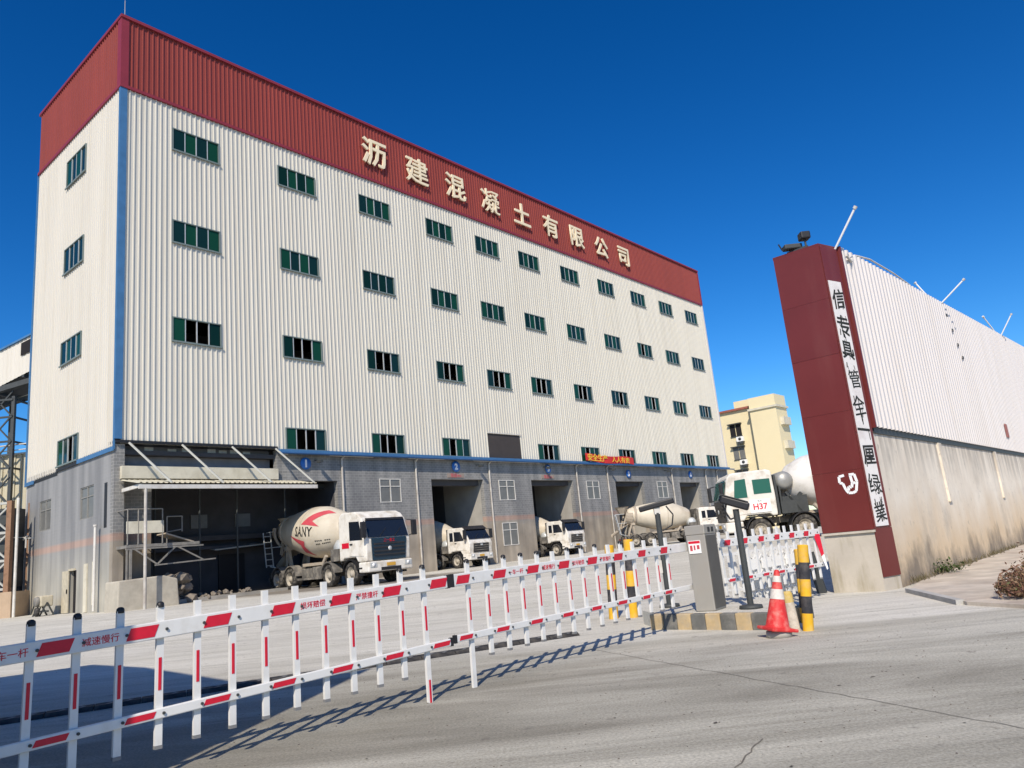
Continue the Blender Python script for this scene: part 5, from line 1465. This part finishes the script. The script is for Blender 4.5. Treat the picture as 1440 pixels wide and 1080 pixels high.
# ------------------------------------------------------------------ dry shrubs and weeds on the right
def shrub(label, x, y, rad, h, n, seed, green=.1):
    r_ = random.Random(seed)
    t = thing("dry_shrub", label, "shrub", (x, y, .07), group="dry shrubs by the dirt path")
    mbs = [MB(), MB(), MB()]; tw = MB()
    for i in range(n):
        a = r_.uniform(0, 2 * PI); q = rad * math.sqrt(r_.random()); z = h * r_.random() ** .8 * (.45 + .75 * mnoise.noise(Vector((math.cos(a) * q * 6 + seed, math.sin(a) * q * 6, 0))) + .25) + .02
        c = Vector((q * math.cos(a), q * math.sin(a), z))
        u = Vector((r_.uniform(-1, 1), r_.uniform(-1, 1), r_.uniform(-.4, 1))).normalized(); v = u.cross(Vector((r_.uniform(-1, 1), r_.uniform(-1, 1), r_.uniform(-1, 1)))).normalized()
        s = r_.uniform(.018, .04)
        k = 2 if r_.random() < green else (0 if r_.random() < .55 else 1)
        mbs[k].add([c - u * s, c + v * s * .45, c + u * s, c - v * s * .45], [(0, 1, 2, 3)])
        if i % 9 == 0: tw.tube((c.x * .3, c.y * .3, 0), c * 1.02, .005, .003, n=4, cap=False)
    for k in range(3):
        if mbs[k].v: mbs[k].build("foliage", M_SHRUB[k], t)
    tw.build("twigs", M_SHRUB[1], t)
SH = [(6.75, 10.95, .34, .26, "front-left dry red shrub at the corner of the dirt path"), (7.25, 10.75, .42, .34, "dry red shrub second from the corner of the dirt path"),
      (7.65, 11.75, .5, .42, "broad brown shrub behind the front shrubs of the path"), (7.9, 10.7, .45, .35, "dry red shrub at the right picture edge"),
      (8.5, 12.7, .55, .45, "brown shrub farther back at the right picture edge"), (9.3, 13.9, .55, .45, "farthest dry shrub along the right side of the path"), (7.1, 11.45, .35, .28, "small dry shrub behind the corner shrub")]
for i, (x, y, r_, h, lab) in enumerate(SH): shrub(lab, x, y, r_, h * 1.1, 1000, 50 + i, .12)
wd_ = MB(); rr = random.Random(31)
for i in range(650):
    s = rr.random() ** 1.3 * 16 + .3
    base = Vector((6.81, 14.6, .06)) + Vector((math.cos(WA), math.sin(WA), 0)) * s + Vector((math.sin(WA), -math.cos(WA), 0)) * (.04 + abs(rr.gauss(0, .10)))
    if mnoise.noise(Vector((s * .9, 3, 0))) < .0 and rr.random() < .8: continue
    d = Vector((rr.uniform(-.5, .5), rr.uniform(-.5, .5), 1)).normalized() * rr.uniform(.04, .16); n_ = Vector((rr.uniform(-1, 1), rr.uniform(-1, 1), 0)).normalized() * .012
    wd_.add([base - n_, base + n_, base + d], [(0, 1, 2)])
tag(wd_.build("weeds", mat("dry_weed", (.13, .11, .06), .9, .3, 8)), "dry low weeds growing along the foot of the rendered wall", kind='stuff')
cl = MB()
for i in range(260):
    c = Vector((8.62, 16.38, .07)) + Vector((rr.gauss(0, .16), rr.gauss(0, .16), abs(rr.gauss(0, .11))))
    u = Vector((rr.uniform(-1, 1), rr.uniform(-1, 1), rr.uniform(0, 1))).normalized(); v = u.cross(Vector((0, 0, 1.1))).normalized(); s = rr.uniform(.02, .05)
    cl.add([c - u * s, c + v * s * .5, c + u * s, c - v * s * .5], [(0, 1, 2, 3)])
tag(cl.build("weed_clump", M_WEED), "small green weed clump at the foot of the rendered wall", "weed", kind="stuff")

# ------------------------------------------------------------------ gatehouse on the left of the camera: its shadow lies in the gateway
gh = thing("gatehouse", "tall white gatehouse left of the gate, beyond the picture's left edge", "gatehouse", (0, 0, 0))
mb = MB(); mb.prism([(-3.3, 3.1), (-4.4, 2.4), (-5.15, 3.1), (-7.81, 6.03), (-9.55, 7.5), (-16, 4), (-10, -6), (-4.4, -4)], -.2, 6.66, 'xy')
mb.build("walls", M_SHED, gh)
